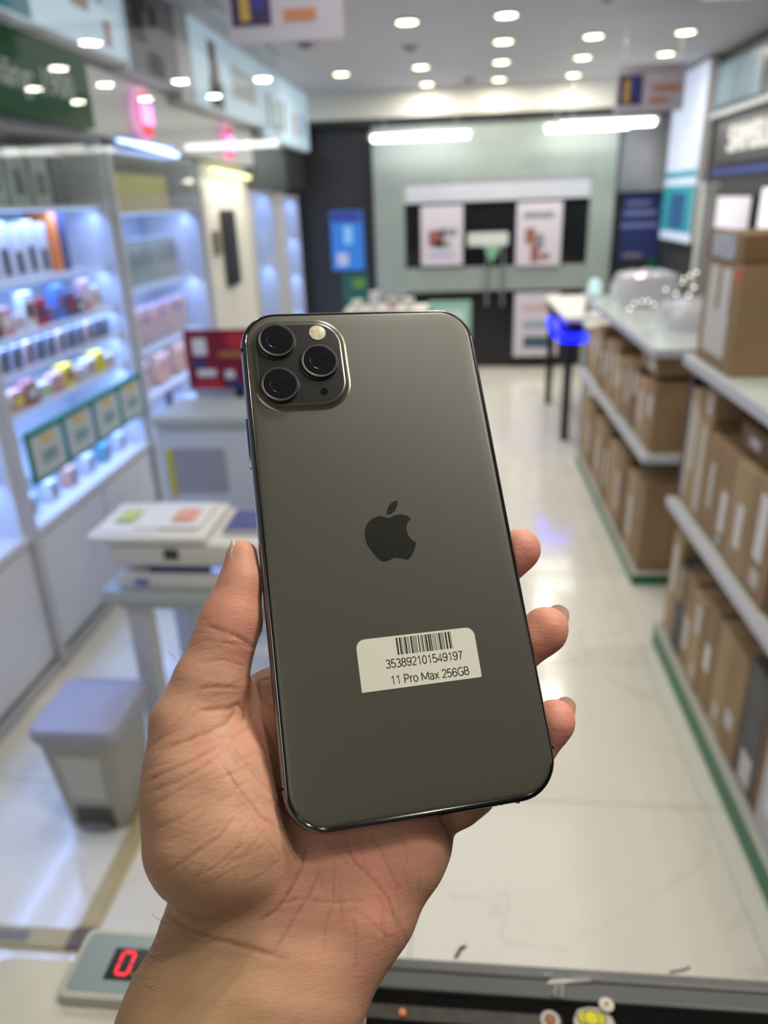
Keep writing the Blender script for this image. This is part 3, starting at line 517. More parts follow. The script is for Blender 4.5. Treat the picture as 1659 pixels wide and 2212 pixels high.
def carton(label, group, x0, y0, y1, z, h, d, m, labels, tape=None, side=None):
    o = thing('carton', label, 'box', (x0, (y0+y1)/2, z+0.001), group); w = (y1-y0)/2
    B('box', m, o, 0, d, -w, w, 0, h, 0.003)
    B('tape', tape or brown2, o, 0.03, d-0.03, -0.012 if w > 0.02 else -w*0.4, 0.012 if w > 0.02 else w*0.4, h, h+0.0008)
    for (u0, u1, v0, v1, mm) in labels: B('printed_label', mm, o, -0.0012, 0, -w+u0*2*w, -w+u1*2*w, v0*h, v1*h)
    if side:
        for (u0, u1, v0, v1, mm) in side: B('printed_label', mm, o, u0*d, u1*d, -w-0.0012, -w, v0*h, v1*h)
    return o
rnd = random.Random(3)
wp = mat('soft_white_label', (0.58, 0.57, 0.55), 0.6); grybox = mat('dark_grey_carton', (0.10, 0.10, 0.10), 0.6, vary=0.3, vscale=12); lilbox = mat('lilac_white_carton', (0.52, 0.51, 0.55), 0.5, vary=0.1)
# middle level of the near unit, from the far end towards the camera
y = 2.515
mid = [(0.025, 0.43, mat('purple_carton', (0.05, 0.03, 0.09), 0.5), []), (0.12, 0.40, brown2, [(0.15, 0.45, 0.35, 0.85, wp), (0.6, 0.8, 0.1, 0.9, wp)]), (0.10, 0.33, brown2, [(0.2, 0.55, 0.1, 0.95, wp)]), (0.12, 0.31, brown, [(0.25, 0.5, 0.3, 0.75, wp)]), (0.14, 0.31, brown, [(0.3, 0.6, 0.2, 0.6, paper), (0.4, 0.6, 0.05, 0.15, wp)]), (0.14, 0.31, brown2, [(0.3, 0.6, 0.25, 0.65, paper)]),
       (0.16, 0.32, brown, [(0.3, 0.65, 0.35, 0.9, paper), (0.3, 0.6, 0.12, 0.26, wp)]), (0.15, 0.33, brown3, [(0.2, 0.7, 0.4, 0.7, wp)]), (0.17, 0.35, brown2, [(0.3, 0.6, 0.2, 0.5, wp)]), (0.15, 0.32, grybox, []), (0.17, 0.33, brown, [(0.3, 0.6, 0.3, 0.8, wp)]), (0.16, 0.33, brown2, [])]
for k, (t, h, m, lb) in enumerate(mid):
    d = 0.42 if k != 3 else 0.36
    carton('%s carton on the middle shelf of the near unit, %s from its far end' % ('purple-black' if k == 0 else ('dark grey' if m is grybox else 'brown'), NUM[k]), 'cartons on the middle shelf', 0.765+0.008*rnd.random(), y-t, y-0.003, 0.606, h, d, m, lb); y -= t
carton('flat brown carton lying on the far cartons of the middle shelf', 'cartons on the middle shelf', 0.775, 2.27, 2.36, 0.606+0.335, 0.09, 0.32, brown2, [(0.3, 0.7, 0.2, 0.8, wp)])
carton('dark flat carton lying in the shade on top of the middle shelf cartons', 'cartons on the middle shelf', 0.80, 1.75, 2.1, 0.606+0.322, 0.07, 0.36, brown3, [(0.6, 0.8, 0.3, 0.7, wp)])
y = 2.50
low = [(0.11, 0.40, brown2, [(0.3, 0.75, 0.45, 0.9, wp)]), (0.10, 0.33, grybox, [(0.2, 0.8, 0.6, 0.95, brown2)]), (0.10, 0.34, brown, [(0.25, 0.75, 0.2, 0.55, wp)]), (0.11, 0.33, brown2, [(0.2, 0.6, 0.6, 0.9, wp), (0.2, 0.5, 0.1, 0.25, wp)]), (0.11, 0.36, brown, [(0.3, 0.7, 0.35, 0.6, paper)]), (0.11, 0.35, brown2, [(0.3, 0.6, 0.1, 0.25, wp)]),
       (0.13, 0.36, brown, [(0.3, 0.7, 0.25, 0.4, wp)]), (0.14, 0.38, grybox, [(0.2, 0.7, 0.05, 0.3, wp)]), (0.05, 0.38, brown3, []), (0.20, 0.40, lilbox, [(0.2, 0.8, 0.2, 0.5, paper)]), (0.15, 0.38, brown, []), (0.17, 0.38, lilbox, []), (0.16, 0.38, brown, []), (0.16, 0.38, brown2, [])]
for k, (t, h, m, lb) in enumerate(low):
    carton('%s carton on the bottom shelf of the near unit, %s from its far end' % ({grybox: 'dark grey', lilbox: 'lilac-white'}.get(m, 'brown'), NUM[k]), 'cartons on the bottom shelf', 0.765+0.012*rnd.random(), y-t, y-0.003, 0.0885, h, 0.42, m, lb); y -= t
# top of the near unit
carton('large brown screen carton with white print on the top shelf', 'cartons on top of the near unit', 0.765, 2.17, 2.485, 1.106, 0.30, 0.50, mat('brown_carton_front', (0.28, 0.185, 0.10), 0.75, vary=0.15), [(0.22, 0.85, 0.12, 0.55, wp), (0.25, 0.5, 0.55, 0.95, wp), (0.6, 0.85, 0.55, 0.95, wp), (0.02, 0.16, 0.85, 0.97, mat('red_arrow', (0.5, 0.12, 0.07), 0.5))], side=[(0.45, 0.55, 0.12, 0.16, wp), (0.42, 0.62, 0.82, 0.87, wp)])
carton('flat dark brown carton topmost on the large screen carton', 'cartons on top of the near unit', 0.765, 2.19, 2.50, 1.4075, 0.078, 0.50, brown3, [(0.2, 0.85, 0.1, 0.95, mat('striped_print', (0.42, 0.44, 0.50), 0.5, vary=0.3, vscale=40))])
# second unit cartons
y = 4.66
for k in range(11):
    t = 0.15; m = [brown, brown2, brown, brown3, brown2][k % 5]
    carton('brown carton on second unit upper shelf, %s from its far end' % NUM[k], 'cartons on the second unit, upper shelf', 0.785+0.01*rnd.random(), y-t, y-0.004, 0.601, 0.26+0.03*(k % 3), 0.40, m, [(0.3, 0.65, 0.3, 0.8, wp)] if k % 2 else [(0.2, 0.6, 0.5, 0.8, wp)])
    carton('brown carton on the bottom shelf of the second unit, %s from its far end' % NUM[k], 'cartons on the second unit, bottom shelf', 0.785+0.01*rnd.random(), y-t, y-0.004, 0.0585, 0.38+0.02*(k % 3), 0.40, [brown2, brown, brown3][k % 3], [(0.3, 0.65, 0.2, 0.7, wp)] if k % 2 else [])
    y -= t
carton('flat dark carton on top of the nearest second unit cartons', 'cartons on the second unit, upper shelf', 0.79, 3.03, 3.30, 0.915, 0.075, 0.40, brown, [(0.1, 0.4, 0.2, 0.8, wp)])
# goods on the second unit: wrapped white packs + glowing beads for their sparkles
wr = mat('glossy_white_wrap', (0.62, 0.60, 0.66), 0.18, coat=0.6, bump=(30, 0.5, 0.01))
for k, (x, yy, w, h) in enumerate([(1.03, 4.35, 0.17, 0.17), (1.08, 3.55, 0.16, 0.11)]):
    o = thing('wrapped_appliance', ['tall white plastic-wrapped appliance at the back of the display counter', 'low white plastic-wrapped appliance at the front of the display counter'][k], 'appliance', (x, yy, 1.036))
    MB().loft([rrect(w*0.95, w, 0.05, 0), rrect(w, w*1.05, 0.06, h*0.5), rrect(w*0.85, w*0.9, 0.06, h*0.9), rrect(w*0.5, w*0.5, 0.05, h)]).build('wrap', wr, o, True)
    MB().torus((0, 0, h+0.002), 0.03, 0.006, 20, 8).build('knot', wr, o, True)
o = thing('wrap_sparkles', 'tiny glowing beads imitating sparkles on the wrapped goods', 'lights', (0.85, 3.75, 1.037))  # made-up beads: sparkles of the plastic wrap put in as glowing spheres
BP = [(0.874, 3.9, 1.092), (0.94, 3.9, 1.101), (1.011, 3.9, 1.068), (1.078, 3.9, 1.064), (0.854, 3.9, 1.066), (1.02, 3.9, 1.154), (1.07, 3.9, 1.132), (1.097, 3.9, 1.186), (1.126, 3.9, 1.218), (1.156, 3.9, 1.232), (1.154, 3.9, 1.162), (1.13, 3.9, 1.124), (1.139, 3.9, 1.108), (1.10, 3.9, 1.205), (0.97, 3.9, 1.085), (0.91, 3.9, 1.10)]
sparkle_bead = None
for p in BP:
    q = (p[0]-0.85, p[1]-3.75, p[2]-1.037)
    if sparkle_bead is None: sparkle_bead = MB().sph((0, 0, 0), 0.0045).build('sparkle_bead', emis('sparkle_glow', (1.0, 0.97, 0.85), 4.5), o, True); sparkle_bead.location = q
    else: clone(sparkle_bead, q, o)
MB().tube([(p[0]-0.85, p[1]-3.745, p[2]-1.037) for p in sorted(BP)], 0.0015, 5).build('bead_thread', dkgrey, o)
o = thing('mirror_disc', 'round pale cyan lamp shade on the display table', 'lamp', (0.80, 4.62, 1.036)); MB().sph((0.0, 0, 0.055), 0.055, (0.7, 0.5, 1)).build('shade', mat('cyan_shade', (0.55, 0.75, 0.75), 0.3, emit=(0.6, 0.85, 0.85), es=0.55), o, True); MB().cyl((0, 0, 0.004), 0.035, 0.008).build('base', steel, o)
# table with blue glow
tb = thing('display_table', 'black-legged table with cream top and blue glowing rim beyond the second unit', 'table', (0.86, 5.5, 0))
B('tabletop', offw, tb, -0.16, 0.5, -0.45, 0.75, 0.83, 0.86, 0.004)
bg = emis('blue_rim', (0.0, 0.002, 1.0), 8.0)
MB().tube([(-0.20, 0.0, 0.775), (-0.20, -0.42, 0.745), (-0.16, -0.475, 0.73), (0.02, -0.475, 0.73)], 0.026, 8).build('glow_strip', bg, tb, True)
B('apron', black, tb, -0.145, 0.48, -0.43, 0.73, 0.76, 0.828)
for (x, yy) in ((-0.11, -0.36), (-0.11, 0.66), (0.44, -0.36), (0.44, 0.66)): B('leg', black, tb, x-0.025, x+0.025, yy-0.025, yy+0.025, 0, 0.76, 0.003)
for k in range(4):
    o = thing('phone_on_stand', 'small phone on a slanted stand on the blue-rimmed table, %s from the front' % NUM[k], 'phone', (0.86+0.07*k, 5.2+0.12*k, 0.8605), 'phones on the blue-rimmed table')
    MB().loft([[(-0.02, -0.004, 0.01), (0.02, -0.004, 0.01), (0.035, 0.03, 0.09), (-0.005, 0.03, 0.09)], [(-0.02, 0.002, 0.01), (0.02, 0.002, 0.01), (0.035, 0.036, 0.09), (-0.005, 0.036, 0.09)]]).build('screen', gryp, o); B('stand', white, o, -0.03, 0.03, -0.02, 0.04, 0, 0.012, 0.002)
ct = thing('low_display', 'cream topped small stand just beyond the second shelving unit', 'display', (0.92, 4.85, 0)); B('top', mat('cream_top', (0.68, 0.66, 0.54), 0.4), ct, -0.12, 0.13, -0.11, 0.12, 0.825, 0.85, 0.003); B('body', mat('green_edge', (0.10, 0.20, 0.14), 0.4), ct, -0.11, 0.12, -0.10, 0.11, 0.74, 0.824, 0.003)
for (xx, yy) in ((-0.09, -0.09), (0.1, -0.09), (-0.09, 0.09), (0.1, 0.09)): B('leg', greym, ct, xx-0.01, xx+0.01, yy-0.01, yy+0.01, 0, 0.74)
# right wall: fascia, sign, screens
o = thing('picture_fascia', 'grey picture band at the top of the right wall', 'panel', (1.925, 5.2, 2.12)); B('board', mat('smoky_picture', (0.10, 0.12, 0.13), 0.2, vary=0.5, vscale=2.5), o, -0.03, 0, -1.5, 1.25, 0, 0.33, 0.003)
B('picture', mat('pale_blue_smear', (0.20, 0.30, 0.38), 0.3, vary=0.4, vscale=5), o, -0.033, -0.03, 0.35, 1.25, 0.04, 0.30)
o = thing('rail', 'bright metal rail under the picture band of the right wall', 'rail', (1.925, 5.2, 2.085)); B('bar', mat('bright_rail', (0.6, 0.6, 0.57), 0.15, 0.6), o, -0.06, 0, -1.5, 1.25, 0, 0.028, 0.004); B('lip', steel, o, -0.065, -0.06, -1.5, 1.25, 0.0, 0.035)
o = thing('shop_sign', 'row of lit white capital letters on the dark right wall', 'sign', (1.92, 5.42, 1.91)); B('backing', mat('sign_backing', (0.05, 0.05, 0.053), 0.4), o, -0.02, 0, -0.9, 0.9, -0.14, 0.14, 0.003)
text('lettering', 'SAMSUNG', 0.235, mat('letter_glow', (0.1, 0.1, 0.1), 0.5, emit=(1.0, 0.95, 0.86), es=0.85), (-0.035, 0.0, 0.0), ROT_R, o, 0.012, sx=1.05)
o = thing('blue_strip', 'deep blue strip light beneath the lit lettering', 'strip', (1.92, 5.2, 1.70)); B('bar', mat('deep_blue_strip', (0.02, 0.03, 0.16), 0.4, emit=(0.02, 0.04, 0.30), es=0.5), o, -0.012, 0, -1.4, 1.2, 0, 0.035); B('edge', dkgrey, o, -0.015, 0, -1.4, 1.2, -0.01, 0)
for (y0, y1, z0, z1, l) in [(5.45, 6.12, 1.34, 1.55, 'pale lilac lit screen, farther one on the dark right wall'), (4.55, 5.27, 1.33, 1.60, 'bright lit screen cut by the right picture edge')]:
    o = thing('wall_screen', l, 'screen', (1.925, (y0+y1)/2, z0)); w = (y1-y0)/2; B('case', dkgrey, o, -0.02, 0, -w-0.01, w+0.01, -0.01, z1-z0+0.01, 0.003); B('screen', emis('screen_glow_%d' % int(y0*10), (0.80, 0.76, 0.84), 0.85 if y0 < 5 else 0.45), o, -0.024, -0.02, -w, w, 0, z1-z0)
o = thing('banner_light_box', 'tall narrow blue-white light box banner in the far right corner', 'light box', (1.90, 7.0, 1.20))
B('case', greym, o, -0.05, 0.02, -0.48, 0.48, 0, 1.30, 0.003); B('face', mat('banner_face', (0.50, 0.56, 0.70), 0.5, emit=(0.50, 0.58, 0.78), es=0.45), o, -0.055, -0.05, -0.47, 0.47, 0.01, 1.29)
for (a, mm) in [((-0.47, 0.47, 0.08, 0.44), mat('teal_banner', (0.03, 0.28, 0.36), 0.5, emit=(0.03, 0.25, 0.33), es=0.2)), ((-0.25, 0.2, 0.1, 0.38), mat('sky_banner', (0.25, 0.42, 0.75), 0.5, emit=(0.25, 0.42, 0.75), es=0.25)), ((-0.47, 0.47, 0.50, 0.55), MATS['teal_banner'])]: B('print', mm, o, -0.058, -0.055, *a)
o = thing('white_shelf_column', 'tall pale shelf column behind the top shelf carton', 'column', (1.62, 5.55, 0)); B('column', mat('pale_column', (0.50, 0.52, 0.50), 0.4), o, 0.0, 0.08, -0.05, 0.05, 0, 1.62, 0.004); B('cap', white, o, -0.01, 0.09, -0.06, 0.06, 1.622, 1.64, 0.003)

# ================================================================ COUNTER IN FRONT
co = thing('shop_counter', 'shop counter with grey metal rail and black top at the bottom of the picture', 'counter', (0, 0, 0))
B('top', mat('black_mat', (0.003, 0.003, 0.003), 0.8, spec=0.08), co, -0.06, 1.3, -0.30, 0.342, 1.080, 1.098, 0.001)
B('side_top', mat('cream_side_top', (0.42, 0.42, 0.38), 0.5), co, -0.335, -0.062, -0.3, 0.325, 1.08, 1.0975)
MB().box(-0.065, 1.3, 0.342, 0.355, 1.070, 1.1005, 0.0015).build('rail', mat('grey_rail', (0.075, 0.078, 0.08), 0.4, vary=0.12, vscale=20), co)
MB().box(-0.065, 1.3, 0.3555, 0.364, 1.068, 1.1012, 0.0015).build('rail', mat('grey_rail_outer', (0.10, 0.103, 0.106), 0.38, vary=0.12, vscale=20), co)
B('body', mat('counter_body', (0.10, 0.10, 0.10), 0.5), co, -0.32, 1.3, -0.28, 0.31, 0.0, 1.08)
B('inset', mat('dark_inset', (0.03, 0.022, 0.018), 0.5, vary=0.6, vscale=150), co, -0.09, 0.07, 0.322, 0.3315, 1.098, 1.0985)
MB().tube([(0.0, 0.366, 1.1005), (0.004, 0.372, 1.103), (0.007, 0.370, 1.108)], 0.0014, 6).build('rubber_flap', mat('brown_rubber', (0.05, 0.03, 0.025), 0.6), co, True)
MB().tube([(0.148, 0.366, 1.1), (0.158, 0.367, 1.102), (0.162, 0.368, 1.104)], 0.0008, 6).build('rubber_flap', MATS['brown_rubber'], co, True)
tp = MB()
for (x, y, s, r) in [(0.078, 0.354, 0.016, 0.1), (0.068, 0.348, 0.006, 1.2), (0.072, 0.347, 0.006, 1.3), (0.09, 0.358, 0.012, 0.0)]:
    c, sn = math.cos(r), math.sin(r); hh = 0.0016
    P = [(x+c*a-sn*b, y+sn*a+c*b, 1.1014+0.0004*math.sin(a*900)) for a, b in ((-s, -hh), (s, -hh*0.6), (s*0.9, hh), (-s*0.8, hh*0.7))]
    tp.loft([P, [(p[0], p[1], p[2]+0.0003) for p in P]])
tp.build('clear_tape', mat('clear_tape', (0.15, 0.15, 0.15), 0.25), co)
for (x, y) in ((0.063, 0.3575), (0.0665, 0.3575)): MB().sph((x, y, 1.1015), 0.0012).build('screw', mat('bright_screw', (0.9, 0.9, 0.9), 0.15, 1.0, emit=(1, 1, 1), es=0.0), co, True)
def sticker(label, x, y, r, rim, mid, z=1.0984, sc=(1, 0.75)):
    o = thing('sticker', label, 'sticker', (x, y, z))
    MB().cyl((0, 0, 0.0002), r, 0.0004, seg=28).build('backing', rim, o); MB().cyl((0, 0, 0.0006), r*0.62, 0.0005, seg=28).build('print', mid, o); MB().cyl((0, 0, 0.001), r*0.3, 0.0004, seg=16).build('centre', mat('brown_centre', (0.30, 0.12, 0.03), 0.5), o)
    return o
sticker('round white sticker with a brown centre on the black counter top', 0.0625, 0.3285, 0.0062, mat('sticker_grey', (0.42, 0.38, 0.36), 0.5), mat('sticker_brown', (0.16, 0.06, 0.03), 0.5))
sk = thing('cut_out_sticker', 'white cut-out sticker with a yellow oval on the black counter top', 'sticker', (0.0905, 0.330, 1.0984))
MB().loft([[(p[0], p[1], 0) for p in [(-0.0125, -0.014, 0), (-0.0125, 0.0, 0), (-0.009, 0.0065, 0), (-0.002, 0.0085, 0), (0.006, 0.0085, 0), (0.0125, 0.003, 0), (0.014, -0.004, 0), (0.0135, -0.014, 0)]], [(p[0], p[1], 0.0004) for p in [(-0.0125, -0.014, 0), (-0.0125, 0.0, 0), (-0.009, 0.0065, 0), (-0.002, 0.0085, 0), (0.006, 0.0085, 0), (0.0125, 0.003, 0), (0.014, -0.004, 0), (0.0135, -0.014, 0)]]]).build('backing', mat('sticker_white', (0.40, 0.37, 0.34), 0.5), sk)
MB().sph((-0.001, 0.001, 0.0006), 0.0095, (1, 0.62, 0.06), 24).build('dark_rim', mat('olive_dark', (0.05, 0.05, 0.01), 0.5), sk)
MB().sph((-0.001, 0.001, 0.0010), 0.0085, (1, 0.6, 0.07), 24).build('oval', mat('sticker_yellow', (0.52, 0.50, 0.01), 0.5), sk)
MB().torus((-0.001, 0.001, 0.0013), 0.0050, 0.0005, 24, 5).build('ring', MATS['olive_dark'], sk)
sticker('tiny round white sticker with brown dot touching the yellow sticker', 0.1005, 0.3395, 0.0048, mat('sticker_ivory', (0.52, 0.50, 0.44), 0.5), MATS['sticker_ivory'], 1.1012)
o = thing('orange_tag', 'tiny orange tag on the dark counter strip beside the wrist', 'tag', (-0.035, 0.326, 1.0987)); MB().cyl((0, 0, 0.0008), 0.0022, 0.0014, seg=16).build('tag', orange, o); MB().sph((0.0, 0, 0.0016), 0.0008).build('stud', steel, o)
# scale with red digit
sc = thing('counting_scale', 'cream counting scale with a red digit display at the bottom left', 'scale', (-0.268, 0.299, 1.0985))
cream = mat('cream_plastic', (0.50, 0.50, 0.44), 0.4)
MB().loft([rrect(0.135, 0.075, 0.03, 0.0, cx=0.055, cy=-0.028), rrect(0.130, 0.070, 0.03, 0.008, cx=0.055, cy=-0.028), rrect(0.115, 0.055, 0.03, 0.0125, cx=0.06, cy=-0.03)]).build('body', cream, sc, True)
MB().loft([rrect(0.054, 0.0245, 0.005, 0.0, cx=0.058, cy=0.034), rrect(0.056, 0.026, 0.006, 0.004, cx=0.058, cy=0.034), rrect(0.055, 0.025, 0.006, 0.0205, cx=0.058, cy=0.034), rrect(0.0535, 0.0235, 0.005, 0.0215, cx=0.058, cy=0.034)]).build('display_housing', mat('housing_plastic', (0.46, 0.48, 0.44), 0.35), sc, True)
MB().loft([rrect(0.051, 0.021, 0.004, 0.0212, cx=0.058, cy=0.034), rrect(0.051, 0.021, 0.004, 0.0219, cx=0.058, cy=0.034)]).build('face_plate', mat('slate_face', (0.20, 0.26, 0.29), 0.3), sc)
B('display_window', mat('display_black', (0.008, 0.012, 0.014), 0.2), sc, 0.030, 0.09, 0.0215, 0.0445, 0.0215, 0.0224)
dig = [(0.0375, 0.0245, 0.045, 0.0262), (0.0375, 0.0405, 0.045, 0.0422), (0.0362, 0.0262, 0.0378, 0.0328), (0.0362, 0.0338, 0.0378, 0.0405), (0.0447, 0.0262, 0.0463, 0.0328), (0.0447, 0.0338, 0.0463, 0.0405)]
for (x0, y0, x1, y1) in dig: B('digit_segment', emis('red_segment', (1.0, 0.02, 0.05), 1.2), sc, x0, x1, y0, y1, 0.0224, 0.0227)
B('status_dot', emis('olive_dot', (0.2, 0.25, 0.0), 0.3), sc, 0.049, 0.051, 0.0245, 0.0265, 0.0224, 0.0227)

# ================================================================ SMARTPHONE
PH = Matrix([[0.950844, -0.168124, 0.260058], [0.307163, 0.618701, -0.723091], [-0.039329, 0.767426, 0.63993]]).to_4x4()
PH = Matrix.Translation((-0.01994, 0.20118, 1.50699)) @ PH
mm = 0.001
ph = thing('smartphone', 'dark grey-green triple-camera smartphone held upright, back facing the viewer', 'smartphone')
ph.matrix_world = PH
frame_m = mat('polished_dark_steel', (0.22, 0.23, 0.25), 0.18, 1.0)
back_m = mat('frosted_back_glass', (0.058, 0.057, 0.045), 0.38, 0.0, 0.72, bump=(2500, 0.04, 0.0002))
module_m = mat('camera_module_glass', (0.020, 0.022, 0.024), 0.24, 0.0, 0.26)
bevel_m = mat('module_edge', (0.17, 0.17, 0.14), 0.25, 0.7)
blk = mat('gloss_black', (0.004, 0.004, 0.005), 0.12)
def rr(ins, z, W=77.8, Hh=158.0, r=11.8, n=14, cx=0, cy=0):
    w, h, r = W/2-ins, Hh/2-ins, max(0.5, r-ins); pts = []
    for (sx, sy, a0) in ((1, 1, 0), (-1, 1, 90), (-1, -1, 180), (1, -1, 270)):
        for i in range(n+1):
            a = math.radians(a0+90*i/n); pts.append(((cx+sx*(w-r)+r*math.cos(a))*mm, (cy+sy*(h-r)+r*math.sin(a))*mm, z*mm))
    return pts
prof = [(1.75, -0.55), (1.55, -0.30), (1.25, -0.32), (0.85, -0.55), (0.45, -1.1), (0.15, -2.0), (0.02, -3.1), (0, -4.05), (0.02, -5.0), (0.15, -6.1), (0.45, -7.0), (0.85, -7.55), (1.25, -7.78), (1.7, -7.7)]
MB().loft([rr(a, z) for a, z in prof]).build('metal_frame', frame_m, ph, True)
MB().loft([rr(1.5, -0.5), rr(1.85, -0.22), rr(2.25, -0.06), rr(2.9, 0.0), rr(6, 0.0)]).build('back_glass', back_m, ph, True)
MB().loft([rr(1.5, -7.7), rr(1.7, -8.0), rr(2.4, -8.1)]).build('screen', blk, ph, True)
MB().loft([rr(1.78, -0.26), rr(1.55, -0.16), rr(1.3, -0.27)], False, False).build('gasket', blk, ph, True)
# camera plateau
CX, CY = -20.9, 59.1
MB().loft([rr(-1.4, -0.02, 28.2, 29.6, 8.5, cx=CX, cy=CY), rr(-0.5, 0.18, 28.2, 29.6, 8.5, cx=CX, cy=CY), rr(0.0, 0.75, 28.2, 29.6, 8.5, cx=CX, cy=CY), rr(0.4, 1.12, 28.2, 29.6, 8.5, cx=CX, cy=CY), rr(0.9, 1.22, 28.2, 29.6, 8.5, cx=CX, cy=CY), rr(1.2, 1.22, 28.2, 29.6, 8.5, cx=CX, cy=CY)]).build('module_bevel', bevel_m, ph, True)
cmn = MB().loft([rr(0.85, 1.15, 28.2, 29.6, 8.5, cx=CX, cy=CY), rr(0.95, 1.27, 28.2, 29.6, 8.5, cx=CX, cy=CY), rr(3, 1.27, 28.2, 29.6, 8.5, cx=CX, cy=CY)]).build('camera_module', module_m, ph, True)
ring_m = mat('lens_ring_metal', (0.045, 0.045, 0.040), 0.34, 0.6)
def circ(r, z, x, y, n=48): return [((x+r*math.cos(2*math.pi*i/n))*mm, (y+r*math.sin(2*math.pi*i/n))*mm, z*mm) for i in range(n)]
for (x, y) in ((-27.8, 66.9), (-15.0, 59.0), (-28.2, 51.4)):
    rg = MB().loft([circ(6.3, 1.2, x, y), circ(6.3, 1.45, x, y), circ(6.0, 1.6, x, y), circ(5.95, 2.3, x, y), circ(5.75, 2.55, x, y), circ(5.2, 2.6, x, y), circ(5.0, 2.5, x, y), circ(4.95, 2.3, x, y)], True, True).build('lens_ring', ring_m, ph, True)
    MB().loft([circ(4.98, 2.3, x, y), circ(4.9, 2.48, x, y), circ(4.0, 2.52, x, y), circ(2, 2.54, x, y)]).build('lens', lens_glass, rg, True)
    MB().torus((x*mm, y*mm, 2.545*mm), 2.9*mm, 0.05*mm, 40, 5).build('lens_inner_ring', mat('lens_inner', (0.012, 0.012, 0.018), 0.2), rg, True)
fl2 = MB().loft([circ(2.95, 1.2, -14.4, 69.7), circ(2.9, 1.38, -14.4, 69.7), circ(2.7, 1.4, -14.4, 69.7)]).build('flash_rim', ring_m, ph, True)
MB().loft([circ(2.7, 1.3, -14.4, 69.7), circ(2.6, 1.46, -14.4, 69.7), circ(1.5, 1.56, -14.4, 69.7)]).build('flash_lens', mat('flash_cream', (0.62, 0.57, 0.42), 0.25, vary=0.25, vscale=900), fl2, True)
MB().loft([circ(1.2, 1.2, -14.5, 48.8), circ(1.15, 1.34, -14.5, 48.8), circ(0.95, 1.34, -14.5, 48.8)]).build('microphone_hole', blk, ph, True)
# emblem
BODY = [(-2.57, 6.99), (-4.84, 6.23), (-6.6, 4.63), (-7.48, 2.35), (-7.56, 0.16), (-7.14, -1.75), (-6.18, -3.7), (-4.93, -5.67), (-3.72, -6.87), (-2.69, -7.18), (-1.28, -6.95), (0.02, -6.39), (1.26, -6.35), (2.59, -6.76), (3.91, -7.23), (4.88, -6.91), (5.79, -6.07), (6.81, -4.44), (7.79, -2.17), (6.8, -1.45), (5.89, -0.26), (5.39, 1.21), (5.39, 2.48), (5.91, 4.03), (7.26, 5.26), (6.4, 6.24), (4.92, 6.91), (3.69, 7.04), (2.07, 6.73), (0.75, 6.27), (-0.03, 6.27), (-1.35, 6.8)]
LEAF = [(3.92, 11.46), (3.65, 10.02), (2.79, 8.47), (1.56, 7.54), (0.41, 7.13), (0.02, 7.26), (0.12, 8.37), (0.78, 9.77), (2.05, 10.96), (3.06, 11.37)]
def spline(P, sharp, n=6):
    out = []; N = len(P)
    for i in range(N):
        p0, p1, p2, p3 = [Vector(P[(i+k) % N]) for k in (-1, 0, 1, 2)]
        if i in sharp: p0 = p1*2-p2
        if (i+1) % N in sharp: p3 = p2*2-p1
        for k in range(n):
            t = k/n; out.append(0.5*((2*p1)+(-p0+p2)*t+(2*p0-5*p1+4*p2-p3)*t*t+(-p0+3*p1-3*p2+p3)*t**3))
    return out
lg = mat('polished_emblem', (0.014, 0.015, 0.012), 0.36, 0.0, 0.22)
em = MB()
for P, shp in ((BODY, {18, 24}), (LEAF, {0, 4})):
    q = spline(P, shp)
    if sum(a[0]*b[1]-b[0]*a[1] for a, b in zip(q, q[1:]+q[:1])) < 0: q = q[::-1]
    em.loft([[(v[0]*mm, v[1]*mm, 0.0) for v in q], [(v[0]*mm, v[1]*mm, 0.03*mm) for v in q]])
em.build('emblem', lg, ph)
# barcode sticker
lbm = mat('sticker_paper', (0.66, 0.66, 0.58), 0.55)
pts = []
def arc(cx, cy, r, a0, a1): return [(cx+r*math.cos(math.radians(a0+(a1-a0)*i/6)), cy+r*math.sin(math.radians(a0+(a1-a0)*i/6))) for i in range(7)]
pts = arc(18.3, -31.9, 2.6, 0, 90)+arc(-11.8, -31.9, 2.6, 90, 180)+[(-14.4, -44.0), (20.4, -43.9), (20.9, -43.6)]
sl = MB().loft([[(p[0]*mm, p[1]*mm, 0.0) for p in pts], [(p[0]*mm, p[1]*mm, 0.10*mm) for p in pts]]).build('barcode_label', lbm, ph)
sl['label'] = 'white barcode label with rounded top corners'
ink = mat('black_ink', (0.008, 0.008, 0.009), 0.5)
bars = MB(); rb2 = random.Random(11); x = -2.75
bars_w = 16.9
while x < -2.75+bars_w-0.2:
    w = rb2.choice([0.17, 0.17, 0.34, 0.5]); bars.box(x*mm, (x+w)*mm, -34.8*mm, -29.9*mm, 0.10*mm, 0.115*mm); x += w+rb2.choice([0.17, 0.17, 0.3, 0.42])
bars.build('barcode', ink, sl)['kind'] = 'stuff'
def arcp(cx, cy, rx, ry, a0, a1, n=12): return [(cx+rx*math.cos(math.radians(a0+(a1-a0)*i/n)), cy+ry*math.sin(math.radians(a0+(a1-a0)*i/n))) for i in range(n+1)]
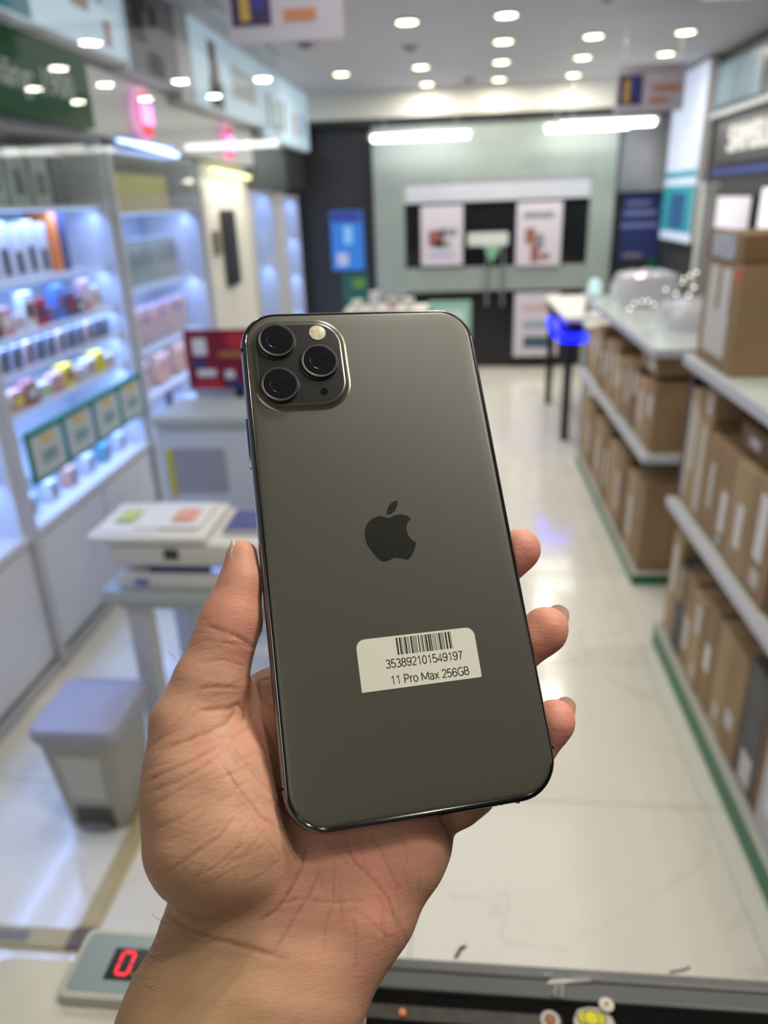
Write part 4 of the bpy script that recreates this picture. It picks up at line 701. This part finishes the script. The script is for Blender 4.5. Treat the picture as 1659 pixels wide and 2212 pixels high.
GL = {'3': (0.56, [arcp(0.27, 0.75, 0.2, 0.22, 155, -80)+arcp(0.27, 0.27, 0.23, 0.25, 80, -155)]),
 '5': (0.56, [[(0.47, 0.96), (0.13, 0.96), (0.09, 0.52)]+arcp(0.27, 0.32, 0.22, 0.28, 130, -150)]),
 '8': (0.56, [arcp(0.28, 0.76, 0.18, 0.21, 0, 360, 20), arcp(0.28, 0.28, 0.22, 0.27, 0, 360, 20)]),
 '9': (0.56, [arcp(0.28, 0.69, 0.21, 0.27, 0, 360, 20), arcp(0.27, 0.5, 0.225, 0.46, 25, -5, 4)+arcp(0.27, 0.46, 0.225, 0.43, 0, -150)]),
 '6': (0.56, [arcp(0.29, 0.30, 0.21, 0.27, 0, 360, 20), arcp(0.30, 0.53, 0.225, 0.43, 30, 180)+[(0.08, 0.3)]]),
 '2': (0.56, [arcp(0.28, 0.72, 0.21, 0.25, 165, -35)+[(0.08, 0.04), (0.50, 0.04)]]),
 '1': (0.56, [[(0.13, 0.78), (0.24, 0.84), (0.33, 0.98), (0.33, 0.0)]]),
 '0': (0.56, [arcp(0.28, 0.5, 0.2, 0.47, 0, 360, 24)]),
 '4': (0.56, [[(0.52, 0.27), (0.05, 0.27), (0.39, 0.97), (0.39, 0.0)]]),
 '7': (0.56, [[(0.07, 0.94), (0.48, 0.94), (0.33, 0.6), (0.23, 0.0)]]),
 'P': (0.62, [[(0.11, 0.0), (0.11, 0.97), (0.32, 0.97)]+arcp(0.33, 0.72, 0.2, 0.25, 90, -90)+[(0.11, 0.47)]]),
 'r': (0.36, [[(0.09, 0.0), (0.09, 0.7)], [(0.09, 0.45), (0.15, 0.62), (0.24, 0.7), (0.34, 0.68)]]),
 'o': (0.58, [arcp(0.29, 0.35, 0.22, 0.35, 0, 360, 22)]),
 'M': (0.90, [[(0.10, 0.0), (0.10, 0.97)], [(0.10, 0.95), (0.45, 0.12)], [(0.45, 0.12), (0.80, 0.95)], [(0.80, 0.97), (0.80, 0.0)]]),
 'a': (0.54, [arcp(0.25, 0.46, 0.19, 0.24, 150, 0)+[(0.44, 0.0)], [(0.44, 0.42), (0.28, 0.4)]+arcp(0.24, 0.2, 0.17, 0.2, 90, 330)+[(0.44, 0.22)]]),
 'x': (0.50, [[(0.05, 0.0), (0.44, 0.7)], [(0.05, 0.7), (0.44, 0.0)]]),
 'G': (0.72, [arcp(0.40, 0.49, 0.32, 0.48, 50, 320, 18)+[(0.64, 0.12), (0.64, 0.46), (0.42, 0.46)]]),
 'B': (0.62, [[(0.11, 0.03), (0.11, 0.97), (0.3, 0.97)]+arcp(0.31, 0.75, 0.18, 0.22, 90, -90)+[(0.11, 0.53)], [(0.3, 0.53)]+arcp(0.32, 0.28, 0.21, 0.25, 90, -90)+[(0.11, 0.03)]]), ' ': (0.28, [])}
def ptext(name, body, x0, x1, y, size, tilt=0.0):
    # lettering drawn with pen strokes: one mesh per word line, printed flat on the label
    tot = sum(GL[c][0] for c in body); sx = (x1-x0)/tot; h = size*0.72; w = 0.155; pen = 0.0; b = MB(); zt = 0.104
    for c in body:
        for pl in GL[c][1]:
            q = [Vector((x0+(pen+p[0])*sx, y-h/2+p[1]*h)) for p in pl]; q = [q[0]]+[v for u, v in zip(q, q[1:]) if (v-u).length > 1e-5]
            Lp, Rp = [], []
            for i, p in enumerate(q):
                d0 = (p-q[i-1]).normalized() if i else None; d1 = (q[i+1]-p).normalized() if i < len(q)-1 else None
                a_, b_ = d0 or d1, d1 or d0; m_ = (a_+b_); m_ = m_.normalized() if m_.length > 0.2 else b_
                k_ = 1/max(0.55, m_.dot(a_)); n_ = Vector((-m_.y, m_.x))*w*k_; Lp.append(p+n_); Rp.append(p-n_)
            vs = [(b.bm.verts.new((l.x*mm, l.y*mm, zt*mm)), b.bm.verts.new((r.x*mm, r.y*mm, zt*mm))) for l, r in zip(Lp, Rp)]
            for (l0, r0), (l1, r1) in zip(vs, vs[1:]): b.bm.faces.new((r0, r1, l1, l0))
        pen += GL[c][0]
    o = b.build(name, ink, sl)
    for p in o.data.polygons:
        if p.normal.z < 0: p.flip()
    o['kind'] = 'stuff'; return o
ptext('serial_digits', '353892101549197', -6.7, 16.3, -37.0, 3.35)
ptext('model_text', '11 Pro Max 256GB', -5.9, 17.5, -41.6, 3.3)
# buttons, antenna lines
MB().box(-39.35*mm, -38.5*mm, 26.4*mm, 42.9*mm, -5.4*mm, -2.9*mm, 0.35*mm).build('side_button', frame_m, ph, True)
for (a, b) in ((32.2, 39.6), (21.6, 29.0)): MB().box(38.5*mm, 39.3*mm, a*mm, b*mm, -5.4*mm, -2.9*mm, 0.35*mm).build('volume_button', frame_m, ph, True)
for (yy, sx) in ((66, -1), (66, 1), (-66, -1), (-66, 1)): MB().box(sx*37.5*mm, sx*38.95*mm, (yy-0.35)*mm, (yy+0.35)*mm, -7.0*mm, -0.9*mm, 0.1*mm).build('antenna_band', blk, ph)
MB().box(25.2*mm, 25.9*mm, -79.06*mm, -77.6*mm, -7.0*mm, -0.9*mm, 0.1*mm).build('antenna_band', blk, ph)
for k in range(6): MB().cyl(((12+1.9*k)*mm, -78.95*mm, -4.05*mm), 0.6*mm, 0.3*mm, 'Y', 12).build('speaker_hole', blk, ph)
MB().box(-4.5*mm, 4.5*mm, -79.05*mm, -78.5*mm, -5.5*mm, -2.6*mm, 0.2*mm).build('charging_port', blk, ph)

# ================================================================ HAND
# round cones in millimetres in the phone's own frame: (ax,ay,az,ra, bx,by,bz,rb, blend)
CONES = [
 # thumb
 (-43.9, 0.2, -6.0, 4.6, -44.8, -8.0, -6.5, 6.4, 2), (-44.8, -8.0, -6.5, 6.4, -48.6, -18.5, -8.5, 8.9, 2), (-48.6, -18.5, -8.5, 8.9, -51.6, -25.5, -10, 8.6, 2), (-51.6, -25.5, -10, 8.6, -55.2, -34.0, -12, 9.6, 3),
 (-55.2, -34, -12, 9.6, -60.5, -46.5, -15, 12.2, 4), (-60.5, -46.5, -15, 12.2, -58.0, -62.0, -16, 17.2, 5), (-58, -62, -16, 17.2, -56.5, -76.0, -15.5, 18.6, 5),
 (-58, -64, -18, 16.0, -44.0, -70.0, -26, 15.0, 7), (-56.5, -76, -15.5, 18.6, -47.0, -82.0, -19, 15.0, 6),
 # palm slab behind the phone and heel
 (-38, -44, -22, 10, -46, -62, -24, 12, 6), (-38, -44, -24, 10, -16, -54, -30, 11, 6), (-16, -54, -30, 11, 6, -70, -29, 11, 6), (6, -70, -29, 11, -6, -86, -25, 14.5, 6),
 (-46, -70, -28, 13, -20, -78, -27, 15, 8), (-20, -78, -27, 15, -6, -86, -25, 14.5, 6), (-20, -62, -30, 13, -26, -88, -27, 15, 8),
 (-6, -86, -25, 14.5, -20, -102, -27, 15.5, 6), (-26, -88, -27, 15, -42, -100, -30, 16, 8), (-50, -84, -26, 15, -56, -102, -31, 15.5, 7),
 # wrist and forearm
 (-20, -102, -27, 15.5, -38, -120, -30, 17, 8), (-58, -100, -31, 15, -69, -123, -32, 16.0, 8), (-42, -100, -30, 16, -53, -122, -30, 17, 10),
 (-38, -120, -30, 17, -78, -208, -44, 21, 10), (-69, -123, -32, 16.0, -112, -212, -46, 21, 10), (-53, -122, -30, 17, -95, -210, -44, 22, 10),
 # index
 (-36, -42, -23, 10, 2, -22, -29, 8.6, 4), (2, -22, -29, 8.6, 29, -18, -21, 7.6, 3), (29, -18, -21, 7.6, 35.5, -11.5, -14, 6.4, 3), (35.5, -11.5, -14, 6.4, 44.0, -5.3, -9.5, 6.7, 2),
 # middle
 (-18, -52, -29, 10, 12, -48, -33, 9, 4), (12, -48, -33, 9, 33, -46, -22, 8, 3), (33, -46, -22, 8, 37.0, -38.0, -14, 6.8, 3), (37.0, -38.0, -14, 6.8, 46.8, -31.6, -9.0, 7.2, 2),
 # ring
 (-6, -62, -29, 9.5, 18, -68, -32, 8.4, 4), (18, -68, -32, 8.4, 34, -72, -22, 7.3, 3), (34, -72, -22, 7.0, 38.0, -66.0, -14, 6.0, 3), (38.0, -66.0, -14, 6.0, 44.2, -58.8, -9.5, 6.3, 2),
 # little finger folded behind the phone
 (6, -70, -28, 11, 14, -76, -27, 9.5, 4), (14, -76, -27, 9.5, 21, -76, -30, 7.6, 4), (20, -76, -31, 7.6, 26, -64, -24, 6.6, 3), (26, -64, -24, 6.6, 20, -54, -17, 5.8, 2)]
def rcone(P, a, b, r1, r2):
    ba = b-a; l2 = float(ba@ba); rr_ = r1-r2; a2 = l2-rr_*rr_; il2 = 1/l2
    pa = P-a; y = pa@ba; z = y-l2
    q = pa*l2-y[:, None]*ba; x2 = np.einsum('ij,ij->i', q, q); y2 = y*y*l2; z2 = z*z*l2
    k = np.sign(rr_)*rr_*rr_*x2
    d = (np.sqrt(np.maximum(x2*a2*il2, 0))+y*rr_)*il2-r1
    c1 = np.sign(z)*a2*z2 > k; c2 = np.sign(y)*a2*y2 < k
    d = np.where(c2, np.sqrt(x2+y2)*il2-r1, d)
    return np.where(c1, np.sqrt(x2+z2)*il2-r2, d)
def phone_prism(P):
    qx = np.abs(P[:, 0])-(38.9-11.8); qy = np.abs(P[:, 1])-(79.0-11.8)
    d2 = np.hypot(np.maximum(qx, 0), np.maximum(qy, 0))+np.minimum(np.maximum(qx, qy), 0)-11.8
    return np.maximum(d2-0.05, -8.3-P[:, 2])
def hand_sdf(P):
    D = np.full(len(P), 50.0)
    for c in CONES:
        a = np.array(c[0:3]); b = np.array(c[4:7]); lo = np.minimum(a-c[3], b-c[7])-14; hi = np.maximum(a+c[3], b+c[7])+14
        m = np.all((P > lo) & (P < hi), axis=1)
        if not m.any(): continue
        d = rcone(P[m], a, b, c[3], c[7]); k = c[8]; D0 = D[m]
        h = np.maximum(k-np.abs(D0-d), 0)/k
        D[m] = np.minimum(D0, d)-h*h*k*0.25
    pp = -phone_prism(P); k = 1.0; h = np.maximum(k-np.abs(D-pp), 0)/k
    D = np.maximum(D, pp)+h*h*k*0.25
    return D
def surface_nets(f, lo, hi, hstep):
    n = [int((hi[i]-lo[i])/hstep)+1 for i in range(3)]
    ax = [lo[i]+hstep*np.arange(n[i]) for i in range(3)]
    G = np.empty(n, np.float32)
    YY, ZZ = np.meshgrid(ax[1], ax[2], indexing='ij'); base = np.stack([np.zeros(YY.size), YY.ravel(), ZZ.ravel()], 1)
    st = 24
    for i in range(0, n[0], st):
        xs = ax[0][i:i+st]; P = np.repeat(base[None], len(xs), 0); P[:, :, 0] = xs[:, None]
        G[i:i+st] = f(P.reshape(-1, 3)).reshape(len(xs), n[1], n[2])
    ins = G < 0; c = ins[:-1, :-1, :-1]; cnt = np.zeros(c.shape, np.int8)
    off = [(a, b, d) for a in (0, 1) for b in (0, 1) for d in (0, 1)]
    sl_ = lambda A, o: A[o[0]:A.shape[0]-1+o[0], o[1]:A.shape[1]-1+o[1], o[2]:A.shape[2]-1+o[2]]
    for o_ in off: cnt += sl_(ins, o_)
    act = (cnt > 0) & (cnt < 8); idx = -np.ones(c.shape, np.int64); I = np.argwhere(act); idx[act] = np.arange(len(I))
    acc = np.zeros((len(I), 3)); num = np.zeros(len(I))
    for o_ in off:
        for a in range(3):
            if o_[a] == 1: continue
            o2 = list(o_); o2[a] = 1; o2 = tuple(o2)
            d0 = G[I[:, 0]+o_[0], I[:, 1]+o_[1], I[:, 2]+o_[2]]; d1 = G[I[:, 0]+o2[0], I[:, 1]+o2[1], I[:, 2]+o2[2]]
            m = (d0 < 0) != (d1 < 0); t = np.where(m, d0/(d0-d1+1e-12), 0)
            p = np.array(o_, float)[None]+0*acc; p[:, a] += t; acc += p*m[:, None]; num += m
    V = np.array(lo)+(I+acc/num[:, None])*hstep
    F = []
    for a in range(3):
        b, c_ = [(1, 2), (2, 0), (0, 1)][a]
        s0 = [slice(None)]*3; s1 = [slice(None)]*3; s0[a] = slice(0, n[a]-1); s1[a] = slice(1, n[a])
        m = ins[tuple(s0)] != ins[tuple(s1)]; E_ = np.argwhere(m)
        ok = (E_[:, b] > 0) & (E_[:, c_] > 0) & (E_[:, b] < n[b]-1) & (E_[:, c_] < n[c_]-1); E_ = E_[ok]
        fl_ = ins[E_[:, 0], E_[:, 1], E_[:, 2]]
        def at(db, dc):
            q = E_.copy(); q[:, b] -= db; q[:, c_] -= dc; return idx[q[:, 0], q[:, 1], q[:, 2]]
        Q = np.stack([at(1, 1), at(0, 1), at(0, 0), at(1, 0)], 1); Q[~fl_] = Q[~fl_][:, ::-1]; F.append(Q)
    return V, np.concatenate(F)
V, F = surface_nets(hand_sdf, (-140, -236, -72), (62, 12, 12), 1.15)
def grad(f, P, e=0.25):
    return np.stack([f(P+np.eye(3)[i]*e)-f(P-np.eye(3)[i]*e) for i in range(3)], 1)/(2*e)
for _ in range(2):
    g = grad(hand_sdf, V); V = V-np.clip(hand_sdf(V), -0.6, 0.6)[:, None]*g/np.maximum((g*g).sum(1), 0.3)[:, None]
me = bpy.data.meshes.new('hand'); me.from_pydata((V*mm).tolist(), [], F.tolist()); me.update()
tmp = bpy.data.objects.new('tmp_hand', me); COL.objects.link(tmp)
sm = tmp.modifiers.new('s', 'SMOOTH'); sm.iterations = 2; sm.factor = 0.5
sd = tmp.modifiers.new('d', 'SUBSURF'); sd.levels = 1; sd.render_levels = 1
bpy.context.view_layer.update()
dg = bpy.context.evaluated_depsgraph_get(); me2 = bpy.data.meshes.new_from_object(tmp.evaluated_get(dg)); bpy.data.objects.remove(tmp)
nv = len(me2.vertices); P = np.empty(nv*3); me2.vertices.foreach_get('co', P); P = P.reshape(-1, 3)/mm
NN = np.empty(nv*3); me2.vertex_normals.foreach_get('vector', NN); NN = NN.reshape(-1, 3)
# palm lines: width, depth, points on the plane of the phone's back as seen from the palm's front
CREASES = [(0.55,0.5,[(-34.1,-80.8),(-35.2,-85.0),(-38.6,-89.9),(-42.5,-94.1),(-47.3,-95.9)]),(0.6,0.5,[(-55.3,-20.6),(-48.6,-23.4),(-43.2,-27.5)]),(0.4,0.35,[(-52.5,-25.1),(-47.6,-26.6),(-42.9,-28.1)]),
 (0.7,0.6,[(-47.6,-42.6),(-50.8,-43.4),(-55.0,-43.1),(-58.6,-43.0)]),(0.6,0.5,[(-48.3,-42.8),(-51.6,-47.0),(-57.8,-49.1),(-62.6,-50.2),(-69.2,-51.7)]),(0.6,0.6,[(-48.6,-42.5),(-46.9,-44.5),(-47.0,-47.1)]),
 (0.6,0.5,[(-58.5,-37.2),(-53.4,-37.3),(-47.9,-38.6)]),(0.7,0.5,[(-71.0,-89.5),(-65.2,-94.3),(-57.7,-98.2),(-50.1,-101.4),(-41.3,-105.4)]),(0.5,0.4,[(-73.3,-59.1),(-67.7,-57.4),(-60.6,-55.2),(-54.5,-52.8)]),
 (0.45,0.35,[(-72.7,-61.7),(-65.6,-60.2),(-58.3,-57.3),(-52.8,-54.2)]),(0.5,0.45,[(-23.7,-80.4),(-22.0,-86.1),(-17.2,-91.8),(-14.2,-96.7),(-12.8,-104.0)]),(0.4,0.35,[(-16.8,-80.1),(-13.6,-88.0),(-11.2,-95.0)]),
 (0.5,0.4,[(-31.2,-86.8),(-34.1,-91.8),(-38.7,-96.8),(-44.6,-103.6)]),(0.35,0.3,[(-27.1,-85.2),(-28.7,-94.8),(-31.5,-100.7),(-32.1,-105.8)]),(0.45,0.35,[(-43.6,-93.3),(-36.5,-92.4),(-28.5,-94.9),(-20.2,-95.7)]),
 (0.35,0.3,[(-54.7,-56.0),(-49.4,-64.9),(-44.1,-72.5),(-37.9,-76.8)]),(0.3,0.25,[(-51.4,-51.8),(-46.6,-59.5),(-41.2,-67.3),(-38.1,-72.3)]),(0.5,0.3,[(-70.1,-70.9),(-64.9,-68.8),(-59.5,-66.6)]),
 (0.6,0.35,[(-68.9,-81.2),(-62.0,-78.0),(-56.0,-75.1),(-51.6,-70.8)]),(0.5,0.35,[(-68.5,-94.3),(-62.1,-97.9),(-55.5,-99.2)]),(0.8,0.7,[(2.5,-78.7),(4.2,-82.8),(4.2,-87.8)]),(0.35,0.3,[(-71.5,-65.0),(-63.3,-61.7),(-54.9,-58.9)]),
 (0.35,0.3,[(-42.9,-45.7),(-40.9,-50.8),(-39.1,-58.2)]),(0.4,0.3,[(-57.8,-30.2),(-51.6,-30.3),(-45.6,-32.9)]),(0.3,0.25,[(-24.0,-97.8),(-23.8,-105.2),(-25.2,-111.2)]),(0.35,0.3,[(-63.5,-83.7),(-56.5,-81.6),(-48.0,-76.4)]),(0.45,0.4,[(-35.8,-49.1),(-42.5,-40.8),(-42.2,-37.1),(-38.4,-37.0)])]
eye = np.array([-46.5, -56.4, 210.2]); t = eye[2]/(eye[2]-P[:, 2]); UV = eye[:2]+(P[:, :2]-eye[:2])*t[:, None]
crease = np.zeros(nv); disp = np.zeros(nv); front = (P[:, 2] > -34) & ((NN@np.array([-0.2, -0.26, 0.94])) > 0.05)
wob = 0.25*np.sin(UV[:, 0]*1.3+UV[:, 1]*0.7)+0.2*np.sin(UV[:, 1]*2.1-UV[:, 0]*1.9)
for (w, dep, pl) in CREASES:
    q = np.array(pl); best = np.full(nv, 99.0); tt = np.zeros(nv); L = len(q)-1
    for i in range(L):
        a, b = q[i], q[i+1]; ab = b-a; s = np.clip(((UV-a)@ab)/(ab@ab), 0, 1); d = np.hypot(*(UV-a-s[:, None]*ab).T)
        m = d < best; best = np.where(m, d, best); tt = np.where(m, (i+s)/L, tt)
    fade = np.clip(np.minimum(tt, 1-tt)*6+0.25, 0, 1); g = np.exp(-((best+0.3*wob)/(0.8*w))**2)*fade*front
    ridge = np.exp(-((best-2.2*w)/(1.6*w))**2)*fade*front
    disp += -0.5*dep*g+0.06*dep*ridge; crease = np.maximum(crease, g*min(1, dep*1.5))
rc = random.Random(21)
for k in range(90):
    if k < 40: cx, cy, an, ln = rc.uniform(-74, -44), rc.uniform(-86, -42), rc.gauss(0.45, 0.25), rc.uniform(5, 13)
    elif k < 60: cx, cy, an, ln = rc.uniform(-52, -38), rc.uniform(-78, -50), rc.gauss(-0.95, 0.2), rc.uniform(6, 14)
    elif k < 78: cx, cy, an, ln = rc.uniform(-32, -4), rc.uniform(-104, -82), rc.gauss(1.75, 0.3), rc.uniform(4, 11)
    else: cx, cy, an, ln = rc.uniform(-60, -44), rc.uniform(-42, -14), rc.gauss(-0.15, 0.2), rc.uniform(3, 8)
    dx_, dy_ = math.cos(an), math.sin(an); U = UV-np.array([cx, cy]); a_ = U@np.array([dx_, dy_]); b_ = U@np.array([-dy_, dx_])+0.35*np.sin(a_*0.5+k)
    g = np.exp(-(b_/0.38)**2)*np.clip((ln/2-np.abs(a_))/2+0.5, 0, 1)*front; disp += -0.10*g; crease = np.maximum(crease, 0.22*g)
# soft bulges of the flesh
disp += front*(0.25*np.sin(UV[:, 0]*0.33+UV[:, 1]*0.21+1)*np.sin(UV[:, 1]*0.29-UV[:, 0]*0.12))
P2 = P+NN*disp[:, None]
me2.vertices.foreach_set('co', (P2*mm).ravel())
pink = np.full(nv, 0.45)
for (c, r, a) in [((43, -7, -8), 12, 0.45), ((47, -33, -8), 13, 0.5), ((44, -60, -8), 12, 0.45), ((-44, -8, -4), 14, 0.18), ((-47, -22, -4), 10, 0.25), ((-45, -52, -6), 16, 0.22), ((-15, -92, -10), 20, 0.22), ((-30, -100, -12), 18, 0.15), ((-62, -80, 0), 18, -0.16), ((-72, -62, -10), 16, -0.15), ((-68, -105, -16), 20, -0.40), ((-75, -140, -20), 40, -0.45), ((-58, -38, -4), 10, -0.1)]:
    d = np.linalg.norm(P-np.array(c), axis=1); pink += a*np.exp(-(d/r)**2)
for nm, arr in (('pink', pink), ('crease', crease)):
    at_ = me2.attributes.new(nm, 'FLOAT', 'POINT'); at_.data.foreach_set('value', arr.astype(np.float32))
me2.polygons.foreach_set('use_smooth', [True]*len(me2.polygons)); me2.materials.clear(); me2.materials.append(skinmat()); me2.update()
hand = bpy.data.objects.new('hand', me2); COL.objects.link(hand); hand.matrix_world = PH
tag(hand, 'left hand and wrist gripping the smartphone from below and behind', 'hand')
# nails
nailm = mat('fingernail', (0.78, 0.70, 0.56), 0.3, 0, 0.5, coat=0.3, alpha=0.72)
def nail(c, d, n, w, l, th=0.5, cv=0.35):
    d = Vector(d).normalized(); n = Vector(n); n = (n-d*n.dot(d)).normalized(); s = d.cross(n); b = MB(); rows = []
    for layer in (0, 1):
        for j in range(9):
            v = -1+2*j/8; row = []
            for i in range(9):
                u = -1+2*i/8; ww = w*(1-0.25*max(0, v)**3) if v > 0 else w
                lim = math.sqrt(max(0, 1-abs(u)**2.6)) if v > 0 else 1
                p = Vector(c)+s*(u*ww)+d*(v*l*(lim if v > 0 else 1))+n*(-cv*w*u*u*1.0-0.10*l*max(0, v)**2-layer*th)
                row.append(b.bm.verts.new(p*mm))
            rows.append(row)
    for Lr in (0, 9):
        for j in range(8):
            for i in range(8): b.bm.faces.new((rows[Lr+j][i], rows[Lr+j][i+1], rows[Lr+j+1][i+1], rows[Lr+j+1][i]))
    for j in range(8):
        for i in (0, 8): b.bm.faces.new((rows[j][i], rows[j+1][i], rows[9+j+1][i], rows[9+j][i]))
    for i in range(8):
        for j in (0, 8): b.bm.faces.new((rows[j][i], rows[j][i+1], rows[9+j][i+1], rows[9+j][i]))
    bmesh.ops.remove_doubles(b.bm, verts=b.bm.verts, dist=1e-7)
    return b.build('nail', nailm, hand, True)
nail((-48.5, -1.2, -4.9), (0.20, 0.97, 0.05), (-0.93, 0.22, 0.12), 3.8, 6.4)
nail((51.6, -29.4, -12.4), (0.62, 0.62, 0.44), (0.72, 0.2, -0.64), 5.4, 6.2)
nail((48.3, -57.0, -12.4), (0.60, 0.64, 0.44), (0.72, 0.2, -0.64), 4.8, 5.4)
nail((46.6, -3.8, -14.6), (0.50, 0.60, 0.25), (0.55, 0.1, -0.80), 4.6, 4.4)
# a few short arm hairs along the wrist edge
hr = MB(); rh = random.Random(5)
for k in range(16):
    y0 = -86-1.6*k if k > 5 else -28-3.2*k; base_x = (-71-0.35*(k-6)*1.3) if k > 5 else (-59.5-2.1*k)
    a = Vector((base_x+1.0, y0, -14)); L = 3+2.5*rh.random(); dx = -0.8-0.5*rh.random(); dy = rh.uniform(-0.6, 0.9)
    hr.tube([(a+Vector((dx*L*s, dy*L*s+0.5*s*s*L, 0.8*s)))*mm for s in (0, 0.4, 0.75, 1.0)], 0.035*mm, 4)
hh = hr.build('arm_hair', mat('dark_hair', (0.03, 0.02, 0.015), 0.5), hand); hh['kind'] = 'stuff'
# dark sleeve end, mostly below the picture
slv = MB(); loops = []
for (s, r0) in ((0.0, 1.12), (0.02, 1.17), (0.5, 1.2), (1.0, 1.2)):
    c = Vector((-66, -148, -36)).lerp(Vector((-100, -225, -47)), s); dx = Vector((0.92, -0.39, 0.0)); dz = Vector((0.05, 0.13, -0.99))
    loops.append([((c+dx*(36*r0*math.cos(2*math.pi*i/36))+dz*(22*r0*math.sin(2*math.pi*i/36)))*mm) for i in range(36)])
slv.loft(loops, False, True).build('sleeve', mat('dark_brown_cloth', (0.03, 0.018, 0.016), 0.8), hand, True)
